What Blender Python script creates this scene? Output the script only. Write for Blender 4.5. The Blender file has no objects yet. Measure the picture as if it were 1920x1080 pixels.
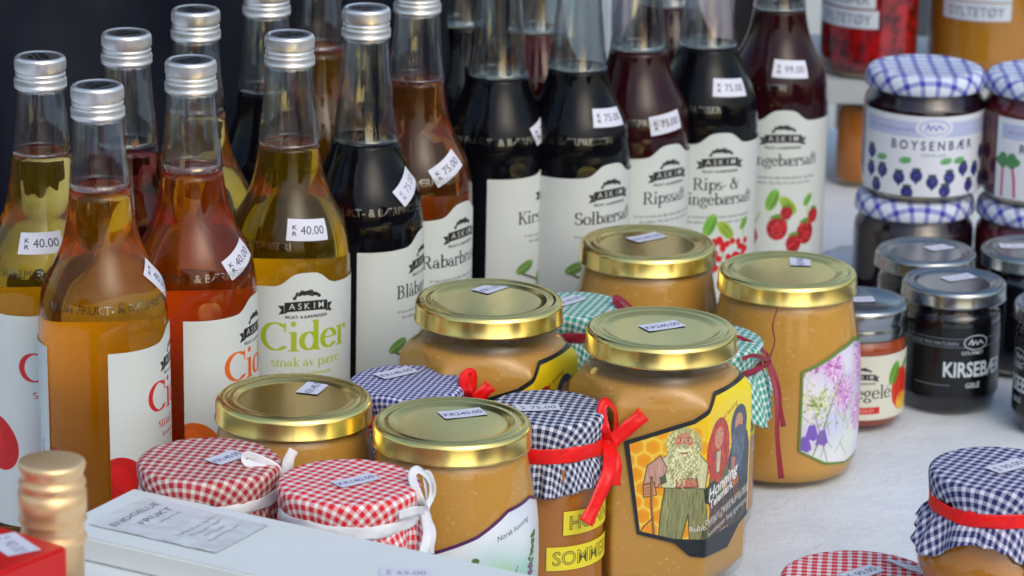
import bpy, math, random
import numpy as np
from mathutils import Vector, Matrix
random.seed(7); rs = np.random.RandomState(7)
R_ = math.radians
sc = bpy.context.scene
COL = sc.collection
# ------------------------------------------------------------------ camera
CH, PITCH, ROLL, FPX = 0.749, R_(16.5), R_(1.2), 7000.0
F = Vector((0, math.cos(PITCH), -math.sin(PITCH)))
X0 = Vector((1, 0, 0)); U0 = Vector((0, math.sin(PITCH), math.cos(PITCH)))
RX = X0*math.cos(ROLL) + U0*math.sin(ROLL)
UP = -X0*math.sin(ROLL) + U0*math.cos(ROLL)
CAM = Vector((0, 0, CH))
cd = bpy.data.cameras.new('camera'); cam = bpy.data.objects.new('camera', cd); COL.objects.link(cam)
m = Matrix((RX, UP, -F)).transposed().to_4x4(); m.translation = CAM
cam.matrix_world = m
cd.sensor_width = 36; cd.lens = 36*FPX/1920; cd.clip_start = .05; cd.clip_end = 300
cd.dof.use_dof = True; cd.dof.focus_distance = 2.0; cd.dof.aperture_fstop = 14; cd.dof.aperture_blades = 7
sc.camera = cam
def at(u, v, z):
    d = F + RX*((u-960)/FPX) + UP*((540-v)/FPX)
    t = (z-CH)/d.z
    return CAM + d*t
def proj(P):
    q = P-CAM; D = q.dot(F)
    return 960+FPX*q.dot(RX)/D, 540-FPX*q.dot(UP)/D
# ------------------------------------------------------------------ light
W = bpy.data.worlds.new('World'); sc.world = W; W.use_nodes = True
wn = W.node_tree; bg = wn.nodes['Background']; bg.inputs[1].default_value = 0.17
sky = wn.nodes.new('ShaderNodeTexSky'); sky.sky_type = 'NISHITA'; sky.sun_disc = False
SUN_EL, SUN_AZ = R_(42), R_(152)      # azimuth clockwise from +Y: behind the camera, a little right
sky.sun_elevation = SUN_EL; sky.sun_rotation = SUN_AZ; sky.dust_density = 3.5; sky.air_density = 1.5; sky.ozone_density = 2.5
wn.links.new(sky.outputs[0], bg.inputs[0])
sl = bpy.data.lights.new('sun', 'SUN'); sl.energy = .32; sl.angle = R_(45); sl.color = (.95, .98, 1)
so = bpy.data.objects.new('sun', sl); COL.objects.link(so)
sd = Vector((math.sin(SUN_AZ)*math.cos(SUN_EL), math.cos(SUN_AZ)*math.cos(SUN_EL), math.sin(SUN_EL)))
so.rotation_euler = sd.to_track_quat('Z', 'Y').to_euler()
so.location = (0, 0, 4)
sc.view_settings.view_transform = 'Standard'; sc.view_settings.look = 'None'
sc.view_settings.exposure = 0.1; sc.view_settings.gamma = 1
sc.render.engine = 'CYCLES'
cy = sc.cycles
cy.max_bounces = 28; cy.transmission_bounces = 26; cy.transparent_max_bounces = 40; cy.glossy_bounces = 6; cy.diffuse_bounces = 4
cy.caustics_reflective = False; cy.caustics_refractive = True; cy.sample_clamp_indirect = 5; cy.use_denoising = True; cy.blur_glossy = .3
# ------------------------------------------------------------------ materials
MATS = {}
def nodes(name):
    mt = bpy.data.materials.new(name); mt.use_nodes = True
    nt = mt.node_tree; b = nt.nodes['Principled BSDF']
    return mt, nt, b
def N(nt, t, **kw):
    n = nt.nodes.new(t)
    for k, v in kw.items(): setattr(n, k, v)
    return n
def mathn(nt, op, a, b=None, c=None):
    n = N(nt, 'ShaderNodeMath', operation=op)
    for i, x in enumerate((a, b, c)):
        if x is None: continue
        if isinstance(x, (int, float)): n.inputs[i].default_value = x
        else: nt.links.new(x, n.inputs[i])
    return n.outputs[0]
def mixc(nt, fac, a, b):
    n = N(nt, 'ShaderNodeMix', data_type='RGBA')
    for i, x in ((0, fac), (6, a), (7, b)):
        if isinstance(x, (int, float)): n.inputs[i].default_value = x
        elif isinstance(x, tuple): n.inputs[i].default_value = (*x, 1) if len(x) == 3 else x
        else: nt.links.new(x, n.inputs[i])
    return n.outputs[2]
def noise(nt, scale, detail=3, rough=.5, coord='Object'):
    tc = N(nt, 'ShaderNodeTexCoord'); n = N(nt, 'ShaderNodeTexNoise')
    n.inputs['Scale'].default_value = scale; n.inputs['Detail'].default_value = detail; n.inputs['Roughness'].default_value = rough
    nt.links.new(tc.outputs[coord], n.inputs['Vector']); return n.outputs[0]
def bump(nt, b, h, strength, dist):
    n = N(nt, 'ShaderNodeBump'); n.inputs['Strength'].default_value = strength; n.inputs['Distance'].default_value = dist
    nt.links.new(h, n.inputs['Height']); nt.links.new(n.outputs[0], b.inputs['Normal']); return n
def plain(name, col, rough=.5, metal=0, coat=0, var=.12, nscale=60, bstr=0, bdist=.0004, sheen=0, spec=.5, trans=0, ior=1.45):
    if name in MATS: return MATS[name]
    mt, nt, b = nodes(name)
    b.inputs['Roughness'].default_value = rough; b.inputs['Metallic'].default_value = metal
    b.inputs['Coat Weight'].default_value = coat; b.inputs['Coat Roughness'].default_value = .04
    b.inputs['Specular IOR Level'].default_value = spec
    b.inputs['Transmission Weight'].default_value = trans; b.inputs['IOR'].default_value = ior
    if sheen: b.inputs['Sheen Weight'].default_value = sheen
    nz = noise(nt, nscale, 4)
    c = mixc(nt, nz, tuple(x*(1-var) for x in col), tuple(min(1, x*(1+var)) for x in col))
    nt.links.new(c, b.inputs['Base Color'])
    if bstr: bump(nt, b, nz, bstr, bdist)
    MATS[name] = mt; return mt
def glass_mat():
    mt = bpy.data.materials.new('bottle_glass'); mt.use_nodes = True; nt = mt.node_tree
    nt.nodes.clear(); g = N(nt, 'ShaderNodeBsdfGlass'); o = N(nt, 'ShaderNodeOutputMaterial')
    g.inputs['IOR'].default_value = 1.5; g.inputs['Roughness'].default_value = 0; g.inputs['Color'].default_value = (.93, .96, .96, 1)
    nz = noise(nt, 55, 2); bp = N(nt, 'ShaderNodeBump'); bp.inputs['Strength'].default_value = .25; bp.inputs['Distance'].default_value = .0006
    nt.links.new(nz, bp.inputs['Height']); nt.links.new(bp.outputs[0], g.inputs['Normal'])
    nt.links.new(g.outputs[0], o.inputs[0]); return mt
def film_mat(name='jar_glass', tint=(.97, .98, .97), base=.055, edge=.85, streak=False):
    # jar glass hugging its filling: see-through with a Fresnel sheen
    mt = bpy.data.materials.new(name); mt.use_nodes = True; nt = mt.node_tree; nt.nodes.clear()
    t = N(nt, 'ShaderNodeBsdfTransparent'); t.inputs[0].default_value = (*tint, 1)
    g = N(nt, 'ShaderNodeBsdfGlossy'); g.inputs['Roughness'].default_value = .025
    lw = N(nt, 'ShaderNodeLayerWeight'); lw.inputs[0].default_value = .5
    f2 = mathn(nt, 'ADD', mathn(nt, 'MULTIPLY', mathn(nt, 'POWER', lw.outputs['Facing'], 4.5), edge), base)
    nz = noise(nt, 28, 2); bp = N(nt, 'ShaderNodeBump'); bp.inputs['Strength'].default_value = .35; bp.inputs['Distance'].default_value = .0008
    if streak:   # neck ripples; noise puts bright and dim streaks into the reflection strength
        tc = N(nt, 'ShaderNodeTexCoord'); mp = N(nt, 'ShaderNodeMapping'); mp.inputs['Scale'].default_value = (1, 1, .06); nt.links.new(tc.outputs['Object'], mp.inputs[0])
        n2 = N(nt, 'ShaderNodeTexNoise'); n2.inputs['Scale'].default_value = 260; n2.inputs['Detail'].default_value = 2; nt.links.new(mp.outputs[0], n2.inputs['Vector']); nz = n2.outputs[0]
        bp.inputs['Strength'].default_value = .5; bp.inputs['Distance'].default_value = .001
        f2 = mathn(nt, 'MULTIPLY', f2, mathn(nt, 'ADD', .35, mathn(nt, 'MULTIPLY', nz, 1.5)))
    nt.links.new(nz, bp.inputs['Height']); nt.links.new(bp.outputs[0], g.inputs['Normal'])
    mx = N(nt, 'ShaderNodeMixShader'); o = N(nt, 'ShaderNodeOutputMaterial')
    nt.links.new(f2, mx.inputs[0]); nt.links.new(t.outputs[0], mx.inputs[1]); nt.links.new(g.outputs[0], mx.inputs[2])
    nt.links.new(mx.outputs[0], o.inputs[0]); return mt
def juice_mat(name, col, dens, cloud=.16, body=None):
    if name in MATS: return MATS[name]
    mt = bpy.data.materials.new(name); mt.use_nodes = True; nt = mt.node_tree; nt.nodes.clear()
    g = N(nt, 'ShaderNodeBsdfGlass'); g.inputs['IOR'].default_value = 1.36; g.inputs['Roughness'].default_value = 0
    g.inputs['Color'].default_value = (1, 1, 1, 1)
    a = N(nt, 'ShaderNodeVolumeAbsorption'); a.inputs['Color'].default_value = (*col, 1); a.inputs['Density'].default_value = dens
    o = N(nt, 'ShaderNodeOutputMaterial'); nt.links.new(a.outputs[0], o.inputs[1])
    d = N(nt, 'ShaderNodeBsdfPrincipled'); d.inputs['Roughness'].default_value = .05; d.inputs['Specular IOR Level'].default_value = .3; mx = N(nt, 'ShaderNodeMixShader')
    nz = noise(nt, 12, 2); nt.links.new(mixc(nt, nz, tuple(c*.75 for c in (body or col)), tuple(min(1, c*1.2) for c in (body or col))), d.inputs['Base Color'])
    mx.inputs[0].default_value = cloud; nt.links.new(g.outputs[0], mx.inputs[1]); nt.links.new(d.outputs[0], mx.inputs[2]); nt.links.new(mx.outputs[0], o.inputs[0])
    MATS[name] = mt; return mt
def murky_mat(name, col, mix=.55):
    # cloudy cider / honey: part clear, part scattering
    if name in MATS: return MATS[name]
    mt, nt, b = nodes(name)
    b.inputs['Base Color'].default_value = (*col, 1); b.inputs['Roughness'].default_value = .02
    b.inputs['Transmission Weight'].default_value = 1-mix; b.inputs['IOR'].default_value = 1.36
    nz = noise(nt, 14, 2)
    nt.links.new(mixc(nt, nz, tuple(c*.8 for c in col), tuple(min(1, c*1.2) for c in col)), b.inputs['Base Color'])
    MATS[name] = mt; return mt
GLASS = glass_mat(); FILM = film_mat(base=.042); NFILM = film_mat('neck_glass', (.92, .945, .955), .13, 1.3, True); BFILM = film_mat('body_glass', (.985, .99, .985), .004, .3)
def gingham(name, colour, pitch, white=(.78, .78, .76), line=.53, mid=.58, weave=True):
    if name in MATS: return MATS[name]
    mt, nt, b = nodes(name); b.inputs['Roughness'].default_value = .9
    b.inputs['Specular IOR Level'].default_value = .15
    uv = N(nt, 'ShaderNodeUVMap'); sp = N(nt, 'ShaderNodeSeparateXYZ'); nt.links.new(uv.outputs[0], sp.inputs[0])
    wob = noise(nt, 90, 2); wb = mathn(nt, 'MULTIPLY', wob, .18)
    def stripe(o):
        f = mathn(nt, 'FRACT', mathn(nt, 'ADD', mathn(nt, 'MULTIPLY', o, 1/pitch), wb))
        d = mathn(nt, 'ABSOLUTE', mathn(nt, 'SUBTRACT', f, .5))
        return mathn(nt, 'SMOOTH_MIN', 1.0, mathn(nt, 'MULTIPLY', mathn(nt, 'GREATER_THAN', mathn(nt, 'MULTIPLY', mathn(nt, 'SUBTRACT', line*.5+.03, d), 1), .015), 1), 0)
    sx, sy = stripe(sp.outputs[0]), stripe(sp.outputs[1])
    both = mathn(nt, 'MULTIPLY', sx, sy); one = mathn(nt, 'MAXIMUM', sx, sy)
    midv = mid
    if weave:   # the mixed squares show a fine diagonal twill of both threads
        tw = mathn(nt, 'SINE', mathn(nt, 'MULTIPLY', mathn(nt, 'ADD', sp.outputs[0], sp.outputs[1]), 2*math.pi/(pitch/4.5)))
        midv = mathn(nt, 'ADD', mid, mathn(nt, 'MULTIPLY', tw, .28))
    fac = mathn(nt, 'MAXIMUM', both, mathn(nt, 'MULTIPLY', one, midv))
    col = mixc(nt, fac, white, colour)
    nz = noise(nt, 400, 2)
    col = mixc(nt, mathn(nt, 'MULTIPLY', nz, .08), col, (.55, .55, .55))
    nt.links.new(col, b.inputs['Base Color'])
    th = mathn(nt, 'MULTIPLY', mathn(nt, 'SINE', mathn(nt, 'MULTIPLY', sp.outputs[0], 2*math.pi/.0006)), mathn(nt, 'SINE', mathn(nt, 'MULTIPLY', sp.outputs[1], 2*math.pi/.0006)))
    bump(nt, b, th, .25, .0002)
    MATS[name] = mt; return mt
def image_mat(name, img, rough=.45, coat=0, bstr=.12):
    mt, nt, b = nodes(name); t = N(nt, 'ShaderNodeTexImage'); t.image = img; t.extension = 'EXTEND'; t.interpolation = 'Cubic'
    uv = N(nt, 'ShaderNodeUVMap'); nt.links.new(uv.outputs[0], t.inputs[0])
    pg = mixc(nt, noise(nt, 38, 5, .7), (.90, .90, .89), (1, 1, 1)); mu = N(nt, 'ShaderNodeMix', data_type='RGBA', blend_type='MULTIPLY'); mu.inputs[0].default_value = 1
    nt.links.new(t.outputs[0], mu.inputs[6]); nt.links.new(pg, mu.inputs[7]); nt.links.new(mu.outputs[2], b.inputs['Base Color']); b.inputs['Roughness'].default_value = rough
    b.inputs['Coat Weight'].default_value = coat
    bump(nt, b, noise(nt, 500, 2), bstr, .0002)
    return mt
# ------------------------------------------------------------------ object helpers
def mesh(name, vs, fs, mat, parent=None, smooth=True, uvs=None, loc=None, thick=0):
    me = bpy.data.meshes.new(name); me.from_pydata([tuple(v) for v in vs], [], fs); me.update()
    if smooth: me.polygons.foreach_set('use_smooth', [True]*len(me.polygons))
    if uvs is not None:
        ul = me.uv_layers.new(name='UVMap'); idx = np.zeros(len(me.loops), int); me.loops.foreach_get('vertex_index', idx)
        ul.data.foreach_set('uv', np.asarray(uvs, float)[idx].ravel())
    me.materials.append(mat)
    o = bpy.data.objects.new(name, me); COL.objects.link(o)
    if parent is not None: o.parent = parent
    if loc is not None: o.location = loc
    if thick:
        s = o.modifiers.new('thickness', 'SOLIDIFY'); s.thickness = thick; s.offset = 0
    return o
def thing(name, label, cat, loc, group=None, rotz=0, tilt=(0, 0)):
    o = bpy.data.objects.new(name, None); COL.objects.link(o); o.empty_display_size = .02
    o.location = loc; o.rotation_euler = (tilt[0], tilt[1], rotz)
    o['label'] = label; o['category'] = cat
    if group: o['group'] = group
    bpy.context.view_layer.update()
    return o
def tagobj(o, label, cat, group=None):
    o['label'] = label; o['category'] = cat
    if group: o['group'] = group
    return o
def lathe(name, prof, mat, parent, seg=72, rfun=None, uv=False, smooth=True, knurl=None):
    """prof: list of (r, z); rfun(phi, r, z) -> r lets the section leave the circle"""
    if sum((a[0]**2+b[0]**2)*(b[1]-a[1]) for a, b in zip(prof[:-1], prof[1:])) < 0: prof = list(prof)[::-1]   # keep the faces looking outwards
    vs, uvs, fs = [], [], []
    Ls = [0.0]
    for a, b in zip(prof[:-1], prof[1:]): Ls.append(Ls[-1]+math.hypot(b[0]-a[0], b[1]-a[1]))
    if prof[0][0] > prof[-1][0]: Ls = [Ls[-1]-l for l in Ls]
    for j, (r, z) in enumerate(prof):
        L = Ls[j]
        for i in range(seg):
            a = 2*math.pi*i/seg
            rr = rfun(a, r, z) if rfun else r
            if knurl and knurl(z) and i % 2: rr -= .0011
            vs.append((rr*math.cos(a), rr*math.sin(a), z)); uvs.append((L*math.cos(a), L*math.sin(a)))
    n = len(prof)
    for j in range(n-1):
        for i in range(seg):
            k = (i+1) % seg
            fs.append((j*seg+i, j*seg+k, (j+1)*seg+k, (j+1)*seg+i))
    if prof[0][0] > 0: fs.append(tuple(range(seg))[::-1])
    if prof[-1][0] > 0: fs.append(tuple((n-1)*seg+i for i in range(seg)))
    return mesh(name, vs, fs, mat, parent, smooth, uvs)
def smoothprof(pts, n=5):
    out = []
    P = [pts[0]]+list(pts)+[pts[-1]]
    for i in range(1, len(P)-2):
        p0, p1, p2, p3 = P[i-1], P[i], P[i+1], P[i+2]
        for k in range(n):
            t = k/n
            out.append(tuple(.5*((2*p1[d])+(-p0[d]+p2[d])*t+(2*p0[d]-5*p1[d]+4*p2[d]-p3[d])*t*t+(-p0[d]+3*p1[d]-3*p2[d]+p3[d])*t**3) for d in (0, 1)))
    out.append(pts[-1]); return out
def interp(prof, z):
    zs = [p[1] for p in prof]; rr = [p[0] for p in prof]
    if zs[0] > zs[-1]: zs, rr = zs[::-1], rr[::-1]
    return float(np.interp(z, zs, rr))
class Wrap:
    """arc-length map round a vertical body: a (metres, 0 at angle phi0) -> angle"""
    def __init__(s, rad, phi0=-math.pi/2):   # rad(phi, z)
        s.rad, s.phi0 = rad, phi0
    def table(s, z):
        ph = np.linspace(-math.pi*1.3, math.pi*1.6, 1200)
        r = np.array([s.rad(p+s.phi0, z) for p in ph])
        x, y = r*np.cos(ph), r*np.sin(ph)
        L = np.concatenate([[0], np.cumsum(np.hypot(np.diff(x), np.diff(y)))])
        L -= np.interp(0, ph, L); return L, ph
    def pos(s, a, z, off=.0003, tab=None):
        L, ph = tab if tab is not None else s.table(z)
        p = float(np.interp(a, L, ph))+s.phi0; r = s.rad(p, z)+off
        return (r*math.cos(p), r*math.sin(p), z)
def wrap_label(name, wrap, img, parent, aL, aR, zb, zt, A0, Z0, AW, ZH, nu=48, nv=24, off=.0003, mat=None, rough=.45, coat=0, fixz=None):
    """aL(t), aR: extent round the body; zb(a), zt(a): lower and upper edge; image rectangle starts at (A0,Z0), size AW x ZH"""
    vs, uvs, fs = [], [], []
    tab = wrap.table(fixz) if fixz is not None else None
    for j in range(nv+1):
        t = j/nv
        for i in range(nu+1):
            l = aL(t); a = l+(aR-l)*i/nu; z = zb(a)+(zt(a)-zb(a))*t
            vs.append(wrap.pos(a, z, off, tab)); uvs.append(((a-A0)/AW, (z-Z0)/ZH))
    for j in range(nv):
        for i in range(nu):
            q = j*(nu+1)+i; fs.append((q, q+1, q+nu+2, q+nu+1))
    return mesh(name, vs, fs, mat or image_mat(name+'_print', img, rough, coat), parent, True, uvs)
def find_on(root, rad, u, v, zr):
    """angle and height on a body whose picture lies nearest (u, v)"""
    M = root.matrix_world; best = None
    for z in np.linspace(zr[0], zr[1], 70):
        for p in np.linspace(-math.pi, 0, 90):
            r = rad(p, z); q = M @ Vector((r*math.cos(p), r*math.sin(p), z)); a, b = proj(q)
            d = (a-u)**2+(b-v)**2
            if best is None or d < best[0]: best = (d, p, z)
    return best[1], best[2]
def sticker(root, rad, u, v, zr, mat, rot, w=.024, h=.0125, lab=None):
    p0, z0 = find_on(root, rad, u, v, zr)
    vs, uvs, fs = [], [], []; nu, nv = 12, 7
    r0 = rad(p0, z0); dr = (rad(p0, z0+.002)-rad(p0, z0-.002))/.004; sl_ = math.hypot(1, dr)
    for j in range(nv+1):
        for i in range(nu+1):
            x, y = (i/nu-.5)*w, (j/nv-.5)*h
            xr, yr = x*math.cos(rot)-y*math.sin(rot), x*math.sin(rot)+y*math.cos(rot)
            z = z0+yr/sl_; p = p0+xr/r0; r = rad(p, z)+.00045
            vs.append((r*math.cos(p), r*math.sin(p), z)); uvs.append((i/nu, j/nv))
    for j in range(nv):
        for i in range(nu):
            q = j*(nu+1)+i; fs.append((q, q+1, q+nu+2, q+nu+1))
    return mesh('price_tag', vs, fs, mat, root, True, uvs)
def flat_tag(root, u, v, z, mat, rot, w=.024, h=.0125, lift=.0003, curl=.00025):
    M = root.matrix_world; ztop = (M @ Vector((0, 0, z))).z
    c = M.inverted() @ at(u, v, ztop)
    vs, uvs, fs = [], [], []
    for j in range(3):
        for i in range(7):
            x, y = (i/6-.5)*w, (j/2-.5)*h
            vs.append((c.x+x*math.cos(rot)-y*math.sin(rot), c.y+x*math.sin(rot)+y*math.cos(rot), z+lift+curl*(2*i/6-1)**2)); uvs.append((i/6, j/2))
    for j in range(2):
        for i in range(6):
            q = j*7+i; fs.append((q, q+1, q+8, q+7))
    return mesh('price_tag', vs, fs, mat, root, True, uvs)
# ------------------------------------------------------------------ flat print: a small rasteriser for labels
EMB = film_mat('raised_glass', (.80, .80, .78), .16, .6)
TXT = {}
def text_tris(s, bold=0.0):
    k = (s, bold)
    if k in TXT: return TXT[k]
    c = bpy.data.curves.new('t', 'FONT'); c.body = s; c.size = 1; c.resolution_u = 3; c.offset = bold; c.align_x = 'LEFT'
    o = bpy.data.objects.new('t', c); COL.objects.link(o)
    dg = bpy.context.evaluated_depsgraph_get(); dg.update()
    me = o.evaluated_get(dg).to_mesh(); me.calc_loop_triangles()
    V = np.array([v.co[:2] for v in me.vertices]) if len(me.vertices) else np.zeros((0, 2))
    T = np.array([t.vertices[:] for t in me.loop_triangles]) if len(me.vertices) else np.zeros((0, 3), int)
    o.evaluated_get(dg).to_mesh_clear(); bpy.data.objects.remove(o); bpy.data.curves.remove(c)
    w = (V[:, 0].max() if len(V) else 0); TXT[k] = (V, T, w); return TXT[k]
def arc(cx, cy, rx, ry, a0, a1, n=26):
    return [(cx+rx*math.cos(R_(a0+(a1-a0)*i/n)), cy+ry*math.sin(R_(a0+(a1-a0)*i/n))) for i in range(n+1)]
def ser(x, y, l=.2): return [(x-l, y), (x+l, y)]
# serif alphabet drawn with a broad nib: (advance, thick strokes, thin strokes, dots)
G = {
 'C': (1.36, [arc(.76, .75, .64, .72, 48, 312)], [[(1.24, 1.02), (1.24, 1.46)]], []),
 'i': (.62, [[(.31, 0), (.31, .97)]], [ser(.31, 0, .24), [(.08, .97), (.31, .97)]], [(.29, 1.42, .14)]),
 'd': (1.12, [arc(.47, .49, .37, .47, 0, 360), [(.84, .02), (.84, 1.55)]], [[(.62, 1.55), (.84, 1.55)], [(.84, .01), (1.06, .01)]], []),
 'e': (.98, [arc(.49, .5, .4, .48, 8, 322)], [[(.1, .56), (.87, .56)]], []),
 'r': (.86, [[(.28, 0), (.28, .97)]], [ser(.28, 0, .24), [(.06, .97), (.28, .97)], arc(.6, .6, .3, .38, 165, 60)], [(.74, .85, .13)]),
 'B': (1.32, [[(.32, 0), (.32, 1.5)], arc(.62, 1.13, .36, .37, -90, 90), arc(.68, .4, .42, .4, -90, 90)], [[(.08, 1.5), (.62, 1.5)], [(.08, 0), (.68, 0)], [(.32, .78), (.66, .78)]], []),
 'l': (.6, [[(.3, 0), (.3, 1.56)]], [ser(.3, 0, .24), [(.08, 1.56), (.3, 1.56)]], []),
 'a': (.98, [[(.7, .05), (.7, .7)], arc(.42, .27, .3, .25, 40, 360)], [arc(.44, .68, .27, .28, 0, 150), [(.7, .02), (.94, .02)]], [(.2, .76, .1)]),
 'b': (1.12, [[(.27, .02), (.27, 1.56)], arc(.64, .49, .37, .47, 0, 360)], [[(.05, 1.56), (.27, 1.56)]], []),
 'R': (1.45, [[(.32, 0), (.32, 1.5)], arc(.66, 1.12, .4, .38, -90, 90), [(.74, .74), (1.2, .04)]], [[(.08, 1.5), (.66, 1.5)], ser(.32, 0, .25), [(.32, .76), (.7, .76)], [(1.15, .01), (1.42, .01)]], []),
 'K': (1.38, [[(.32, 0), (.32, 1.5)], [(.6, .86), (1.2, .04)]], [[(.32, .58), (1.14, 1.5)], ser(.32, 0, .25), ser(.32, 1.5, .25), ser(1.14, 1.5, .22), ser(1.22, 0, .24)], []),
 's': (.78, [arc(.39, .74, .25, .24, 40, 262, 14)+arc(.39, .26, .27, .25, 82, -140, 14)], [], []),
 'S': (1.15, [arc(.57, 1.12, .38, .37, 40, 262, 14)+arc(.57, .38, .42, .37, 82, -140, 14)], [[(.92, 1.1), (.92, 1.45)], [(.17, .05), (.17, .45)]], []),
 'o': (1.02, [arc(.51, .49, .42, .48, 0, 360)], [], []),
 'p': (1.14, [[(.27, -.5), (.27, .97)], arc(.65, .49, .37, .47, 0, 360)], [ser(.27, -.5, .23), [(.05, .97), (.27, .97)]], []),
 't': (.66, [[(.3, .08), (.3, 1.3)]], [[(.04, .97), (.62, .97)], arc(.48, .16, .17, .14, 180, 320)], []),
 'f': (.62, [[(.28, 0), (.28, 1.3)]], [[(.02, .97), (.56, .97)], ser(.28, 0, .22), arc(.5, 1.3, .22, .25, 180, 50)], [(.64, 1.44, .1)]),
 'n': (1.18, [[(.26, 0), (.26, .97)], [(.9, 0), (.9, .66)]], [arc(.6, .6, .3, .37, 170, 0), ser(.26, 0, .2), ser(.9, 0, .2), [(.06, .97), (.26, .97)]], []),
 'm': (1.75, [[(.26, 0), (.26, .97)], [(.87, 0), (.87, .66)], [(1.48, 0), (1.48, .66)]], [arc(.58, .6, .3, .37, 170, 0), arc(1.18, .6, .3, .37, 170, 0), ser(.26, 0, .2), ser(.87, 0, .18), ser(1.48, 0, .2)], []),
 'g': (1.0, [arc(.44, .66, .29, .3, 0, 360), arc(.46, -.18, .38, .22, 0, 360)], [[(.3, .38), (.2, .22), (.42, .05)], [(.68, .85), (.92, .98)]], []),
 'k': (1.08, [[(.27, 0), (.27, 1.56)], [(.5, .58), (.88, .04)]], [[(.27, .4), (.82, .95)], ser(.27, 0, .22), ser(.9, 0, .18), ser(.8, .97, .17), [(.05, 1.56), (.27, 1.56)]], []),
 'v': (.98, [[(.14, .96), (.5, .04)]], [[(.5, .04), (.84, .96)], ser(.14, .97, .16), ser(.86, .97, .14)], []),
 'E': (1.25, [[(.32, 0), (.32, 1.5)]], [[(.08, 1.5), (1.08, 1.5)], [(.08, 0), (1.12, 0)], [(.32, .78), (.85, .78)], [(1.08, 1.5), (1.08, 1.2)], [(1.12, 0), (1.12, .32)]], []),
 '&': (1.5, [arc(.52, .4, .42, .4, 30, 330), [(.35, 1.3), (1.15, .04)]], [arc(.52, 1.16, .24, .32, 0, 360), [(.9, .5), (1.25, .85)], ser(1.25, .87, .15)], []),
 '-': (.6, [], [[(.1, .5), (.5, .5)], [(.1, .46), (.5, .46)]], []),
 ' ': (.5, [], [], []), '.': (.4, [], [], [(.2, .06, .09)]),
}
_a, _e = G['a'], G['e']
def _sh(st, d): return [[(x+d, y) for x, y in s] for s in st]
G['æ'] = (1.5, _a[1]+_sh(_e[1], .54), _a[2][:1]+_sh(_e[2], .54), _a[3])
G['å'] = (_a[0], _a[1], _a[2]+[arc(.45, 1.32, .15, .15, 0, 360)], _a[3])
G['é'] = (_e[0], _e[1], _e[2]+[[(.42, 1.15), (.66, 1.45)]], _e[3])
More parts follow.
